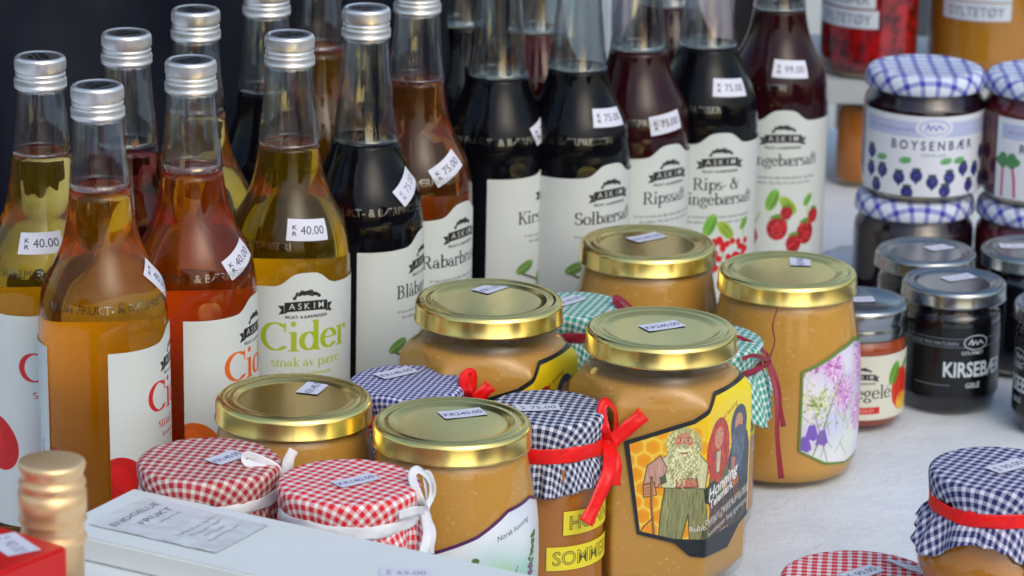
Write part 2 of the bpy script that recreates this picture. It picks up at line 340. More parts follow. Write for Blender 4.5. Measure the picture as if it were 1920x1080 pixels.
class Art:
    SS = 2
    def __init__(s, w, h, ppm=5, bgc=(.8, .8, .78)):
        s.w, s.h, s.k = w, h, ppm*s.SS
        s.a = np.empty((int(round(h*s.k)), int(round(w*s.k)), 3), np.float32); s.a[:] = bgc
    def box(s, x0, y0, x1, y1):
        H, Wd = s.a.shape[:2]
        return max(0, int(x0*s.k)-1), max(0, int(y0*s.k)-1), min(Wd, int(x1*s.k)+2), min(H, int(y1*s.k)+2)
    def grid(s, b):
        return np.meshgrid((np.arange(b[0], b[2])+.5)/s.k, (np.arange(b[1], b[3])+.5)/s.k)
    def put(s, b, mask, col, al=1):
        reg = s.a[b[1]:b[3], b[0]:b[2]]
        mk = mask.astype(np.float32)[..., None]*al; reg[:] = reg*(1-mk)+np.array(col, np.float32)*mk
    def ell(s, cx, cy, rx, ry, col, rot=0, al=1, soft=0):
        r = max(rx, ry)*(1+soft); b = s.box(cx-r, cy-r, cx+r, cy+r)
        if b[0] >= b[2] or b[1] >= b[3]: return
        X, Y = s.grid(b); c, n = math.cos(rot), math.sin(rot)
        d = np.sqrt((((X-cx)*c+(Y-cy)*n)/rx)**2+((-(X-cx)*n+(Y-cy)*c)/ry)**2)
        s.put(b, np.clip((1+soft-d)/(2*soft), 0, 1) if soft else d < 1, col, al)
    def poly(s, pts, col, al=1):
        P = np.array(pts); b = s.box(P[:, 0].min(), P[:, 1].min(), P[:, 0].max(), P[:, 1].max())
        if b[0] >= b[2] or b[1] >= b[3]: return
        X, Y = s.grid(b); m_ = np.zeros(X.shape, bool)
        for i in range(len(P)):
            (x0, y0), (x1, y1) = P[i-1], P[i]
            if y0 == y1: continue
            m_ ^= ((Y > min(y0, y1)) & (Y <= max(y0, y1)) & (X < (Y-y0)*(x1-x0)/(y1-y0)+x0))
        s.put(b, m_, col, al)
    def line(s, pts, w, col, al=1):
        for (x0, y0), (x1, y1) in zip(pts[:-1], pts[1:]):
            dx, dy = x1-x0, y1-y0; L2 = dx*dx+dy*dy+1e-9
            b = s.box(min(x0, x1)-w, min(y0, y1)-w, max(x0, x1)+w, max(y0, y1)+w)
            if b[0] >= b[2] or b[1] >= b[3]: continue
            X, Y = s.grid(b); t = np.clip(((X-x0)*dx+(Y-y0)*dy)/L2, 0, 1)
            s.put(b, (X-x0-t*dx)**2+(Y-y0-t*dy)**2 < (w/2)**2, col, al)
    def text(s, st, x, y, size, col, align='c', sx=1, bold=0, rot=0, al=1, shear=0, outline=None):
        V, T, w = text_tris(st, bold)
        if not len(T): return
        V = V*np.array([size*sx, size]); w = w*size*sx
        V = V-np.array([{'c': w/2, 'l': 0, 'r': w}[align], 0]); V = V+np.outer(V[:, 1], [shear, 0])
        c, n = math.cos(rot), math.sin(rot); V = V@np.array([[c, n], [-n, c]])+np.array([x, y])
        b = s.box(V[:, 0].min(), V[:, 1].min(), V[:, 0].max(), V[:, 1].max())
        if b[0] >= b[2] or b[1] >= b[3]: return
        M = np.zeros((b[3]-b[1], b[2]-b[0]), bool)
        for t in T:
            A, B, C = V[t[0]], V[t[1]], V[t[2]]
            q = s.box(min(A[0], B[0], C[0]), min(A[1], B[1], C[1]), max(A[0], B[0], C[0]), max(A[1], B[1], C[1]))
            if q[0] >= q[2] or q[1] >= q[3]: continue
            X, Y = s.grid(q)
            d1 = (X-B[0])*(A[1]-B[1])-(A[0]-B[0])*(Y-B[1]); d2 = (X-C[0])*(B[1]-C[1])-(B[0]-C[0])*(Y-C[1]); d3 = (X-A[0])*(C[1]-A[1])-(C[0]-A[0])*(Y-A[1])
            M[q[1]-b[1]:q[3]-b[1], q[0]-b[0]:q[2]-b[0]] |= ((d1 >= 0) & (d2 >= 0) & (d3 >= 0)) | ((d1 <= 0) & (d2 <= 0) & (d3 <= 0))
        s.put(b, M, col, al)
    def serif(s, st, x, y, xh, col, align='l', sx=1.0, nib=.105, al=1):
        w = sum(G[c][0] for c in st)*xh*sx
        x -= {'l': 0, 'c': w/2, 'r': w}[align]
        for c in st:
            adv, th, tn, dots = G[c]
            for strokes, a, b_ in ((th, nib, .035), (tn, .04, .035)):
                for p in strokes:
                    for (x0, y0), (x1, y1) in zip(p[:-1], p[1:]):
                        n = max(1, int(math.hypot(x1-x0, y1-y0)*xh*s.k/1.6))
                        for i in range(n+1):
                            t = i/n; s.ell(x+(x0+(x1-x0)*t)*xh*sx, y+(y0+(y1-y0)*t)*xh, a*xh*sx, b_*xh, col, 0, al)
            for dx, dy, r in dots: s.ell(x+dx*xh*sx, y+dy*xh, r*xh, r*xh, col, 0, al)
            x += adv*xh*sx
    def image(s, name):
        n = s.SS; H, Wd = s.a.shape[0]//n*n, s.a.shape[1]//n*n
        a = s.a[:H, :Wd].reshape(H//n, n, Wd//n, n, 3).mean((1, 3))
        im = bpy.data.images.new(name, a.shape[1], a.shape[0]); px = np.ones((a.shape[0], a.shape[1], 4), np.float32); px[..., :3] = a
        im.pixels.foreach_set(px.ravel()); im.pack(); return im      # colours below are given as display (sRGB) values
INK = (.10, .11, .11)
def badge(A, x, y, k=1.0, col=INK, paper=(.87, .88, .86)):
    """berry cluster over a ribbon banner with the presser's name; (x, y) is the banner's middle"""
    rr = random.Random(3)
    for i in range(17):
        a = rr.uniform(-1, 1); bx, by = x+a*8.0*k, y+k*(7.6+2.6*(1-a*a)-rr.random()*2.2)
        A.ell(bx, by, 1.15*k, 1.05*k, col); A.ell(bx-.35*k, by+.35*k, .36*k, .3*k, paper, al=.8)
    for i in range(7):
        a = -1+i/3; A.ell(x+a*6.5*k, y+k*(9.6-abs(a)*1.6), 1.9*k, .75*k, col, rot=a*-.9+.3)
    for d in (-1, 1):
        A.poly([(x+d*12.5*k, y-3.6*k), (x+d*17.6*k, y-4.6*k), (x+d*15.6*k, y-1.7*k), (x+d*17.8*k, y+1.0*k), (x+d*12.5*k, y+1.3*k)], col)
    A.poly([(x-14*k, y-3*k), (x-7*k, y-2.5*k), (x, y-2.3*k), (x+7*k, y-2.5*k), (x+14*k, y-3*k), (x+14*k, y+3*k), (x+7*k, y+3.6*k), (x, y+3.8*k), (x-7*k, y+3.6*k), (x-14*k, y+3*k)], col)
    for d in (-1, 1): A.line([(x+d*14*k, y-3*k), (x+d*14*k, y+3*k)], .35*k, paper)
    for i, c in enumerate('ASKIM'): A.text(c, x+(i-2)*4.6*k, y-1.3*k, 5.6*k, paper, bold=.012)
    A.text('FRUKT- & BÆRPRESSERI', x, y-7.2*k, 2.6*k, col, bold=.012)
def raspberry(A, x, y, r):
    rr = random.Random(int(x*31+y*7)); base = (.74, .10, .15)
    A.ell(x, y, r*.95, r*1.1, (.62, .05, .10))
    for i in range(34):
        a = rr.uniform(0, 6.28); d = rr.random()**.5*r*.85
        sh = rr.uniform(.75, 1.15); A.ell(x+d*math.cos(a), y+d*math.sin(a)*1.1, r*.19, r*.19, tuple(min(1, c*sh) for c in base))
        A.ell(x+d*math.cos(a)-r*.05, y+d*math.sin(a)*1.1+r*.05, r*.06, r*.06, (.95, .55, .55))
    for i in range(5): A.ell(x+(i-2)*r*.22, y+r*1.1, r*.3, r*.1, (.35, .6, .2), rot=(i-2)*.5+1.57)
def leaf(A, x, y, l, rot, col=(.42, .68, .22)):
    A.ell(x, y, l, l*.5, col, rot); A.ell(x+.1*l, y-.1*l, l*.8, l*.3, tuple(c*.85 for c in col), rot)
    A.line([(x-l*math.cos(rot), y-l*math.sin(rot)), (x+l*math.cos(rot), y+l*math.sin(rot))], l*.06, (.75, .85, .5))
LW, LH, LX = 185.0, 134.0, 50.0       # bottle label, mm; LX = middle of the badge from its left edge; flat top at 125
def bottle_label(kind):
    paper = {'cider': (.84, .87, .865), 'juice': (.83, .86, .85)}['cider' if kind.startswith('cider') else 'juice']
    A = Art(LW, LH, 5, paper)
    badge(A, LX, 113.3, .93, paper=paper)
    if kind.startswith('cider'):
        c, s2, fruit = {'cider_pear': ((.66, .74, .16), 'smak av pære', 'pear'), 'cider_apple': ((.82, .16, .17), 'smak av eple', 'apple'), 'cider_orange': ((.90, .42, .13), 'smak av eple', 'orange')}[kind]
        A.serif('Cider', LX+1.5, 87.5, 11.2, c, 'c', 1.02, nib=.14)
        A.serif(s2, LX+1, 78, 3.6, c, 'c', 1.0, nib=.12)
        A.text('Sprudlende forfriskende', LX, 72.5, 3.3, c, bold=.004); A.text('og frisk', LX, 68.5, 3.3, c)
        fc = {'pear': (.72, .80, .25), 'apple': (.80, .10, .10), 'orange': (.88, .40, .10)}[fruit]
        for dx, dy, r in ((-34, 40, 26), (30, 28, 30), (88, 36, 28)):
            if dx < -30: A.ell(LX+dx-8, dy+10, 13, 17, fc, .5); A.ell(LX+dx-10, dy+14, 5, 9, tuple(min(1, q*1.15) for q in fc), .5, al=.6)
            else: A.ell(LX+dx, dy, r*.8, r, fc, .2); A.ell(LX+dx-6, dy+6, r*.3, r*.5, tuple(min(1, q*1.18) for q in fc), .3, al=.6)
        leaf(A, LX+4, 58, 9, .6)
        A.poly([(LX+22, 84), (LX+40, 92), (LX+46, 70), (LX+30, 60)], fc, .0)
    else:
        t = {'blueberry': ['Blåbærsaft'], 'rhubarb': ['Rabarbrasaft'], 'cherry': ['Kirsebærsaft'], 'blackcurrant': ['Solbærsaft'], 'redcurrant': ['Ripssaft'], 'currant_raspberry': ['Rips- &', 'bringebærsaft'], 'raspberry': ['Bringebærsaft']}[kind]
        y = 95.0
        for l in t:
            wd = sum(G[ch][0] for ch in l); A.serif(l, LX-2, y, 5.2, INK, 'c', min(.96, 57/(wd*5.2)), nib=.12); y -= 10.2
        A.text('Vi har presset de aller beste bærene og tilsatt', LX, y+1, 2.7, (.3, .3, .3)); A.text('litt sukker. Nyt den ren eller med vann', LX, y-2.6, 2.7, (.3, .3, .3))
        if kind in ('raspberry', 'currant_raspberry'):
            leaf(A, LX-6, 71, 8, 1.2, (.45, .72, .25)); leaf(A, LX+5, 67, 8, 2.3, (.60, .74, .22)); leaf(A, LX+20, 70, 5, .9)
            for p in (((-14, 62), (-20, 48)), ((6, 60), (2, 44)), ((20, 66), (22, 50))): A.line([(LX+p[0][0], p[0][1]), (LX+p[1][0], p[1][1])], .8, (.5, .7, .3))
            if kind == 'raspberry':
                for x, y2, r in ((-2, 51, 7.5), (19, 47, 7.5), (-22, 45, 7), (26, 58, 5), (4, 62, 4.5), (10, 40, 6)): raspberry(A, LX+x, y2, r)
            else:
                for i in range(26):
                    A.ell(LX+rs.normal(-2, 5.5), 52+rs.normal(0, 8), 2.2, 2.2, (.82, .12, .12)); A.ell(LX+rs.normal(18, 4), 44+rs.normal(0, 8), 2.2, 2.2, (.80, .1, .14))
                raspberry(A, LX+22, 34, 7)
        elif kind == 'rhubarb':
            for i in range(4): A.line([(LX-12+i*9, 10), (LX-4+i*6, 64)], 4, (.78, .28, .3)); leaf(A, LX-4+i*6, 66, 9, 1.2+i*.2, (.4, .62, .25))
        else:
            dk = {'blueberry': (.17, .2, .36), 'cherry': (.45, .06, .1), 'blackcurrant': (.15, .12, .2), 'redcurrant': (.75, .1, .12)}[kind]
            A.line([(LX-26, 62), (LX-8, 54), (LX+14, 60)], 1.4, (.35, .3, .22)); A.line([(LX-8, 54), (LX-2, 70)], 1.0, (.4, .45, .25))
            for i in range(4): leaf(A, LX-24+i*13, 66-(i % 2)*9, 7, .5+i, (.42, .6, .28))
            for i in range(12): A.ell(LX-26+rs.rand()*52, 28+rs.rand()*22, 4, 4, dk)
    for i, st in enumerate(('Oppbevares kjølig og mørkt. Ristes før bruk.', 'Naturlig råvare fra norske gårder')):
        A.text(st, 172+i*6, 28, 3.2, (.25, .25, .27), 'l', rot=math.pi/2)
    return A.image('label_'+kind)
def tag_image(txt, faint=0):
    A = Art(24, 12.5, 8, (.86, .87, .93))
    c = (.22, .22, .3) if not faint else (.5, .5, .62)
    if txt.startswith('KR '):
        A.text('K', 4.3, 6.6, 3.6, c, bold=.015, sx=1.2); A.text('R', 4.3, 3.0, 3.6, c, bold=.015, sx=1.2)
        A.text(txt[3:], 14.8, 3.9, 7.0, c, sx=.92)
    else:
        A.text(txt, 12, 4.0, 6.4, (.16, .18, .45), sx=.86, bold=.006)
    return A.image('tag_'+txt.replace(' ', '_'))
TAGM = {}
def tagm(txt, faint=0):
    if (txt, faint) not in TAGM: TAGM[(txt, faint)] = image_mat('price_tag_'+txt, tag_image(txt, faint), .6)
    return TAGM[(txt, faint)]
# ------------------------------------------------------------------ setting: table, ground, backdrop
def fbm(x, y, seed=0):
    from mathutils import noise as nz
    return nz.fractal(Vector((x, y, seed*3.7)), 1.0, 2.0, 4)
def table():
    nx, ny = 190, 170; x0, x1, y0, y1 = -.95, 1.05, 1.2, 3.02
    vs, uvs, fs = [], [], []
    for j in range(ny+1):
        for i in range(nx+1):
            x = x0+(x1-x0)*i/nx; y = y0+(y1-y0)*j/ny
            z = -.0016+.0012*fbm(x*9, y*9)+.0005*fbm(x*40, y*30, 2)
            vs.append((x, y, min(z, -.0002))); uvs.append((x, y))
    for j in range(ny):
        for i in range(nx):
            q = j*(nx+1)+i; fs.append((q, q+1, q+nx+2, q+nx+1))
    # cloth falls over the far and near edges
    def hang(row, dy):
        base = len(vs)
        for k in (1, 2, 3, 4):
            for i in range(nx+1):
                x, y, z = vs[row+i]; w = .012*k/4*math.sin(x*34+k*.2)+.008*math.sin(x*71)*k/4
                vs.append((x, y+dy*(.012+w), z-.11*k)); uvs.append((x, y+dy*.11*k))
        prev = [row+i for i in range(nx+1)]
        for k in range(4):
            cur = [base+k*(nx+1)+i for i in range(nx+1)]
            for i in range(nx): fs.append((prev[i], prev[i+1], cur[i+1], cur[i]))
            prev = cur
    hang(ny*(nx+1), 1); hang(0, -1)
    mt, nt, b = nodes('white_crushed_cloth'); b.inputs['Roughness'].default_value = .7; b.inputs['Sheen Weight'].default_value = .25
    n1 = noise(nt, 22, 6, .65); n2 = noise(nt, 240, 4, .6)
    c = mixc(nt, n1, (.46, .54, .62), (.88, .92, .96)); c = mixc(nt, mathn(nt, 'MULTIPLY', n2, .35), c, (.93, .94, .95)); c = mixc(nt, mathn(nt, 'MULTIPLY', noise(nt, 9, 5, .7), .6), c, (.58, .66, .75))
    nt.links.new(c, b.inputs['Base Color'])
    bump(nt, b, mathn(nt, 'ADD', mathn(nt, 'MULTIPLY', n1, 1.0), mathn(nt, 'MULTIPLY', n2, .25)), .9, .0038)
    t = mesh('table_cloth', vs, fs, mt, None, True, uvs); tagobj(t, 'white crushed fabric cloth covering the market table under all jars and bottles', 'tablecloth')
    tb = thing('market_table', 'long trestle table board under the white cloth', 'table', ((x0+x1)/2, (y0+y1)/2, -.75))
    wood = plain('table_wood', (.3, .2, .12), .6)
    def bx(nm, cx, cyy, cz, sx, sy, sz): 
        v = [(cx+a*sx/2, cyy+b_*sy/2, cz+c_*sz/2) for a in (-1, 1) for b_ in (-1, 1) for c_ in (-1, 1)]
        mesh(nm, v, [(0, 1, 3, 2), (4, 6, 7, 5), (0, 4, 5, 1), (2, 3, 7, 6), (0, 2, 6, 4), (1, 5, 7, 3)], wood, tb, False)
    bx('table_top', 0, 0, .731, 1.96, 1.78, .026)
    for a in (-1, 1):
        for b2 in (-1, 1): bx('leg', a*.85, b2*.75, .359, .045, .045, .718)
table()
def ground():
    s = 60; mt = plain('asphalt', (.045, .045, .05), .9, var=.35, nscale=18, bstr=.4, bdist=.004)
    o = mesh('ground', [(-s, -s, -.75), (s, -s, -.75), (s, s, -.75), (-s, s, -.75)], [(0, 1, 2, 3)], mt, None, False); o['kind'] = 'structure'
ground()
def slab(name, cx, cyy, z0, sx, sy, sz, mat, parent, rot=0):
    v = [(a*sx/2, b_*sy/2, c_*sz) for a in (-1, 1) for b_ in (-1, 1) for c_ in (0, 1)]
    o = mesh(name, v, [(0, 1, 3, 2), (4, 6, 7, 5), (0, 4, 5, 1), (2, 3, 7, 6), (0, 2, 6, 4), (1, 5, 7, 3)], mat, parent, False); o.location = (cx, cyy, z0); o.rotation_euler.z = rot; return o
def across():
    # unseen tents and houses added so the glass and lids mirror dark shapes
    cv = [plain('tent_canvas_navy', (.03, .035, .06), .8), plain('tent_canvas_red', (.16, .02, .02), .8)]; mt_ = plain('tent_frame', (.25, .25, .26), .4, .8)
    labs = ['navy market tent across the square, far left', 'dark red market tent across the square', 'navy market tent at the right across the square', 'dark red market tent at the far right across the square']
    for i, (x, w) in enumerate(((-6.4, 3.4), (-2.2, 3.0), (9.6, 3.2), (14.2, 3.0))):
        t = thing('market_tent', labs[i], 'tent', (x, -6.2-.3*(i % 2), -.75), 'market tents across the square'); c = cv[i % 2]
        for a in (-1, 1):
            for b in (-1, 1): slab('leg', a*w/2, b*1.3, 0, .05, .05, 2.1, mt_, t)
        vs = [(-w/2-.1, -1.4, 2.1), (w/2+.1, -1.4, 2.1), (w/2+.1, 1.4, 2.1), (-w/2-.1, 1.4, 2.1), (0, 0, 3.0)]
        mesh('roof', vs, [(0, 1, 4), (1, 2, 4), (2, 3, 4), (3, 0, 4)], c, t, False, thick=.01); slab('valance', 0, 1.41, 1.85, w+.2, .01, .25, c, t)
        slab('back_wall', 0, -1.32, .0, w, .02, 2.1, c, t); slab('counter', 0, 1.0, 0, w*.9, .6, .8, c, t)
    st = plain('render_wall', (.16, .15, .14), .9); rf = plain('slate_roof', (.05, .05, .055), .7); wn_ = plain('window_glass', (.02, .025, .03), .08)
    for i, (x, w, h) in enumerate(((-15, 9, 7.5), (-4.5, 7, 4.2), (24, 10, 6.5))):
        t = thing('town_house', ['tall grey house at the left across the square', 'low grey house in the middle across the square', 'tall grey house at the right across the square'][i], 'house', (x, -24, -.75))
        slab('wall', 0, 0, 0, w, 6, h, st, t); mesh('roof', [(-w/2, -3.2, h), (w/2, -3.2, h), (w/2, 3.2, h), (-w/2, 3.2, h), (-w/2, 0, h+2), (w/2, 0, h+2)], [(0, 1, 5, 4), (2, 3, 4, 5), (0, 4, 3), (1, 2, 5)], rf, t, False)
        for k in range(int(w/2.2)):
            for l in range(int(h/2.6)): slab('window', -w/2+1.2+k*2.2, 3.01, 1+l*2.5, 1, .04, 1.4, wn_, t)
across()
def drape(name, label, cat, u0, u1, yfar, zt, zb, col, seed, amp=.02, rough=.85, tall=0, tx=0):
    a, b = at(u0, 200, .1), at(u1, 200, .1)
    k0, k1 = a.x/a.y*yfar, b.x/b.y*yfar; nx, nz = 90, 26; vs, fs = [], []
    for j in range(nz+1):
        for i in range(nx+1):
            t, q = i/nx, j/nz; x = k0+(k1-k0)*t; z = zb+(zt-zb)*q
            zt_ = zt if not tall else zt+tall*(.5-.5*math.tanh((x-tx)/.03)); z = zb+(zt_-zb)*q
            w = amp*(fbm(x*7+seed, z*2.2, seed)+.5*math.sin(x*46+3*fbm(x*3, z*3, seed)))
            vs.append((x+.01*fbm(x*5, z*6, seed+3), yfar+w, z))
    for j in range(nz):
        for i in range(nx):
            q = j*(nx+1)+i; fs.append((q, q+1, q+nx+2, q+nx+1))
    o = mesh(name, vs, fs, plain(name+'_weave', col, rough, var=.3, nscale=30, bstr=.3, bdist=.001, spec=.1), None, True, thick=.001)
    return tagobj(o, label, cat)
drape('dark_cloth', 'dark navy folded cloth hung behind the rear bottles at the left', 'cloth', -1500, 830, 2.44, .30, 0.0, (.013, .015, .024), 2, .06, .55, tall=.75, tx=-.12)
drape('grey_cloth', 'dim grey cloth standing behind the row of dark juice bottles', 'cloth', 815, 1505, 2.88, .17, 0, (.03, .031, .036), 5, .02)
# ------------------------------------------------------------------ bottles
BH = .283
OUTER = smoothprof([(.0132, .2685), (.0145, .250), (.0158, .236), (.0172, .222), (.0188, .210), (.0205, .2015), (.0228, .194), (.0265, .186), (.0305, .1785), (.0330, .1715), (.0347, .163), (.0355, .152), (.0355, .13), (.0355, .08), (.0355, .03), (.0355, .010)], 3)+[(.0352, .006), (.0335, .002), (.030, .0004)]
INNER = [(max(r-.0024, .004), z) for r, z in OUTER if z > .012]+[(.032, .0085), (.026, .0065), (.012, .009)]
def orad(p, z): return interp(OUTER[:-3], min(max(z, .010), .2685))
SILVER = plain('cap_silver', (.82, .84, .86), .36, .8, var=.06, nscale=200)
def cap_print_img():
    A = Art(24, 24, 6, (.60, .62, .63))
    rr = random.Random(5)
    A.text('BÆRPRESSERI', 12, 13.2, 2.9, (.05, .05, .05), bold=.03); A.text('ASKIM', 12, 8.2, 5.6, (.05, .05, .05), bold=.04); A.ell(12, 17.5, 3.5, 1.2, (.05, .05, .05))
    return A.image('cap_print')
CAPIMG = image_mat('cap_top_print', cap_print_img(), .35); CAPIMG.node_tree.nodes['Principled BSDF'].inputs['Metallic'].default_value = .85
PROTO = {}
def lettering_mesh():
    """raised glass letters round the shoulder"""
    V, T, w = text_tris('ASKIM FRUKT- & BÆRPRESSERI', .008)
    k = .0062; out, fs = [], []
    z0 = .1655
    for d in (0, 1):
        for x, y in V:
            z = z0+y*k; r = orad(0, z)+(.00055 if d else -.0002); p = (x-w/2)*k/.034
            out.append((r*math.cos(p), r*math.sin(p), z))
    n = len(V); fs = [tuple(int(i)+n for i in t) for t in T]
    from collections import Counter
    E = Counter()
    for t in T:
        for a, b in ((t[0], t[1]), (t[1], t[2]), (t[2], t[0])): E[(int(a), int(b))] += 1
    for (a, b) in list(E):
        if (b, a) not in E: fs.append((a, b, b+n, a+n))
    fs += [tuple(int(i) for i in t)[::-1] for t in T]
    return out, fs
LETTER = lettering_mesh()
SHARE = {}
def shared(key, fn, parent):
    """first call builds, later calls copy the object with its mesh data"""
    if key in SHARE:
        o = SHARE[key].copy(); COL.objects.link(o); o.parent = parent
        for ch in [c for c in SHARE[key].children]:
            k = ch.copy(); COL.objects.link(k); k.parent = o
        return o
    o = fn(); SHARE[key] = o; return o
def make_cap(parent):
    pr = [(.0, .2829), (.0112, .2829), (.0117, .2835), (.0126, .2837), (.0134, .2831), (.0141, .2818), (.0143, .2808), (.0143, .2764), (.0138, .2757), (.0132, .2749), (.0139, .2742), (.0139, .2733), (.0133, .2725), (.0142, .2715), (.0146, .2706), (.0146, .2686), (.0144, .2678), (.0146, .2672), (.0145, .2662), (.0138, .2658), (.0130, .2662)]
    kn = lambda z: (.2768 < z < .2812) or (.2684 < z < .2708)
    c = lathe('cap', pr, SILVER, parent, 128, knurl=kn)
    n = 40; vs = [(0, 0, .28305)]+[(.0110*math.cos(2*math.pi*i/n), .0110*math.sin(2*math.pi*i/n), .28305) for i in range(n)]
    mesh('cap_print', vs, [(0, i+1, (i+1) % n+1) for i in range(n)], CAPIMG, c, False, [(.5+v[0]/.024, .5+v[1]/.024) for v in vs])
    return c
IMG = {}
def bottle(u, v, label, kind, level, juice, logo, tags=(), capz=None, lean=(0, 0), group=None, name='juice_bottle', cat='bottle', spin=0):
    """(u, v) is where the photograph shows the middle of the cap top; logo = angle of the badge right of the camera"""
    P = at(u, v, BH); root = thing(name, label, cat, (P.x, P.y, 0), group, 0, lean)
    view = math.atan2(-P.y, -P.x)      # angle that faces the camera
    ro = lambda z: interp(OUTER[:-3], z)
    up = [(r, z) for r, z in OUTER if z > level+.0012]
    neck = up+[(ro(level+.001), level+.001), (ro(level)-.0011, level+.0008)]+[(r-.0011, z) for r, z in up[::-1]]
    g = lathe('neck_glass', neck+[up[0]], NFILM, root, 72)
    low = [(ro(level+.001), level+.001)]+[(r, z) for r, z in OUTER if z < level]
    lathe('body_glass', low+[(.026, .0018), (.010, .003), (0, .0035)], BFILM, root, 72)
    body = [(r-.0005, z) for r, z in OUTER if .004 < z < level-.0004]; top = ro(level)-.0006
    jp = [(0, level-.0004), (top*.84, level-.0004), (top*.94, level), (top, level+.0005)]+body+[(.030, .0045), (0, .0055)]
    lathe('juice', jp, juice, root, 72)
    c = shared('cap', lambda: make_cap(root), root); c.rotation_euler.z = random.uniform(0, 6)
    if kind:
        if kind not in IMG: IMG[kind] = image_mat('paper_'+kind, bottle_label(kind), .5)
        L0 = math.radians(80); phi = view+math.radians(logo)
        wr = Wrap(lambda p, z: .0355, phi)
        hump = lambda a: .1438+.0068*math.exp(-(a/.0125)**4)+.0018*math.exp(-((a)/.019)**2)
        wrap_label('label', wr, None, root, lambda t: -LX/1000, (LW-LX)/1000, lambda a: .0205, hump, -LX/1000, .0188, LW/1000, LH/1000, 72, 6, .00035, IMG[kind], fixz=.1)
    o = shared('letters', lambda: mesh('raised_lettering', LETTER[0], LETTER[1], EMB, root, False), root); o.rotation_euler.z = view+math.radians(logo-70+spin)
    for (tu, tv, rot, txt, w) in tags:
        sticker(root, orad, tu, tv, (.13, .24), tagm(txt, w), R_(rot))
    return root
AMB = juice_mat('amber_cider', (.996, .80, .03), 38, .06, (.80, .36, .0)); YEL = juice_mat('yellow_cider', (.990, .85, .03), 42, .06, (.66, .43, .0))
ORA = juice_mat('orange_cider', (.99, .58, .02), 46, .09, (.74, .14, .0)); GRY = juice_mat('pale_cider', (.990, .85, .03), 42, .05, (.64, .43, .0))
DRK = plain('dark_juice', (.003, .003, .005), .02, spec=.2); RED = juice_mat('red_juice', (.6, .02, .03), 90, .1, (.2, .01, .01)); RHU = juice_mat('rhubarb_juice', (.97, .62, .14), 46, .10, (.36, .12, .01))
MAR = plain('maroon_juice', (.022, .003, .005), .02, spec=.3)
gc, gj = 'cider bottles standing at the left of the table', 'juice bottles standing in a row behind the honey jars'
bottle(75, 106, 'leftmost cider bottle, pale yellow drink, tag on its shoulder, cut by the left edge', 'cider_apple', .2285, YEL, 20, [(78, 458, 3, 'KR 40.00', 0)], group=gc)
bottle(196, 160, 'nearest cider bottle, amber drink, red lettering wrapping out of sight at its right', 'cider_apple', .2265, AMB, 84, [(294, 520, -50, 'KR 40.00', 0)], group=gc, lean=(0, R_(-.8)))
bottle(366, 113, 'orange-red cider bottle between the amber bottle and the green-lettered one, orange lettering at its edge', 'cider_orange', .2215, ORA, 71, [(449, 483, 24, 'KR 40.00', 0)], group=gc, lean=(0, R_(-.5)))
bottle(543, 65, 'cider bottle with large green lettering, yellow drink, square price tag above its label', 'cider_pear', .2195, GRY, 17, [(577, 430, -4, 'KR 40.00', 0)], group=gc, spin=-16)
bottle(687, 15, 'black-purple juice bottle right of the green-lettered cider, title starting Bl on white label', 'blueberry', .2035, DRK, 74, [(764, 351, 32, 'KR 75.00', 1)], group=gj)
bottle(783, -30, 'rust-brown rhubarb juice bottle with slanted price tag, behind the black-purple one', 'rhubarb', .2245, RHU, 56, [(838, 315, 27, 'KR 75.00', 0)], group=gj)
bottle(938, -90, 'black cherry juice bottle, first dark bottle right of the rust-brown one', 'cherry', .204, DRK, 72, [(1019, 241, 20, 'KR 75.00', 0)], group=gj)
bottle(1089, -90, 'black blackcurrant juice bottle in the middle of the back row', 'blackcurrant', .2085, DRK, 41, [(1143, 222, -4, 'KR 75.00', 0)], group=gj)
bottle(1203, -118, 'deep red redcurrant juice bottle with a ruby neck in the back row', 'redcurrant', .210, MAR, 41, [(1250, 229, 7, 'KR 75.00', 0)], group=gj)
bottle(1335, -137, 'dark juice bottle with two-line title above small painted red currants', 'currant_raspberry', .2045, DRK, 19, [(1370, 165, -5, 'KR 75.00', 0)], group=gj)
bottle(1470, -170, 'dark juice bottle with large raspberries painted on its label, rightmost of the row', 'raspberry', .2155, MAR, 10, [(1482, 129, -4, 'KR 99.00', 0)], group=gj)
gr = 'second-row bottles behind the labelled ones'
bottle(237, 62, 'rear bottle whose silver cap shows between the two leftmost ciders, reddish drink', None, .218, RED, 150, group=gr)
bottle(367, 18, 'rear bottle whose silver cap stands directly above the orange-red cider', None, .222, YEL, 150, group=gr)
bottle(500, -26, 'rear dark-filled bottle cut by the top edge, left behind the green-lettered cider', None, .219, DRK, 150, group=gr)
bottle(600, -88, 'rear brown-filled bottle between the green-lettered cider and the black-purple juice', None, .222, AMB, 150, group=gr)
bottle(872, -152, 'rear dark bottle seen between the rust-brown and the cherry juice bottles', None, .2125, DRK, 150, group=gr)
bottle(1012, -165, 'rear red-filled bottle seen between the cherry and the blackcurrant juice bottles', None, .203, RED, 150, group=gr)
bottle(1262, -216, 'rear maroon bottle whose shoulder shows between the redcurrant bottle and the two-line one', None, .199, MAR, 150, group=gr)
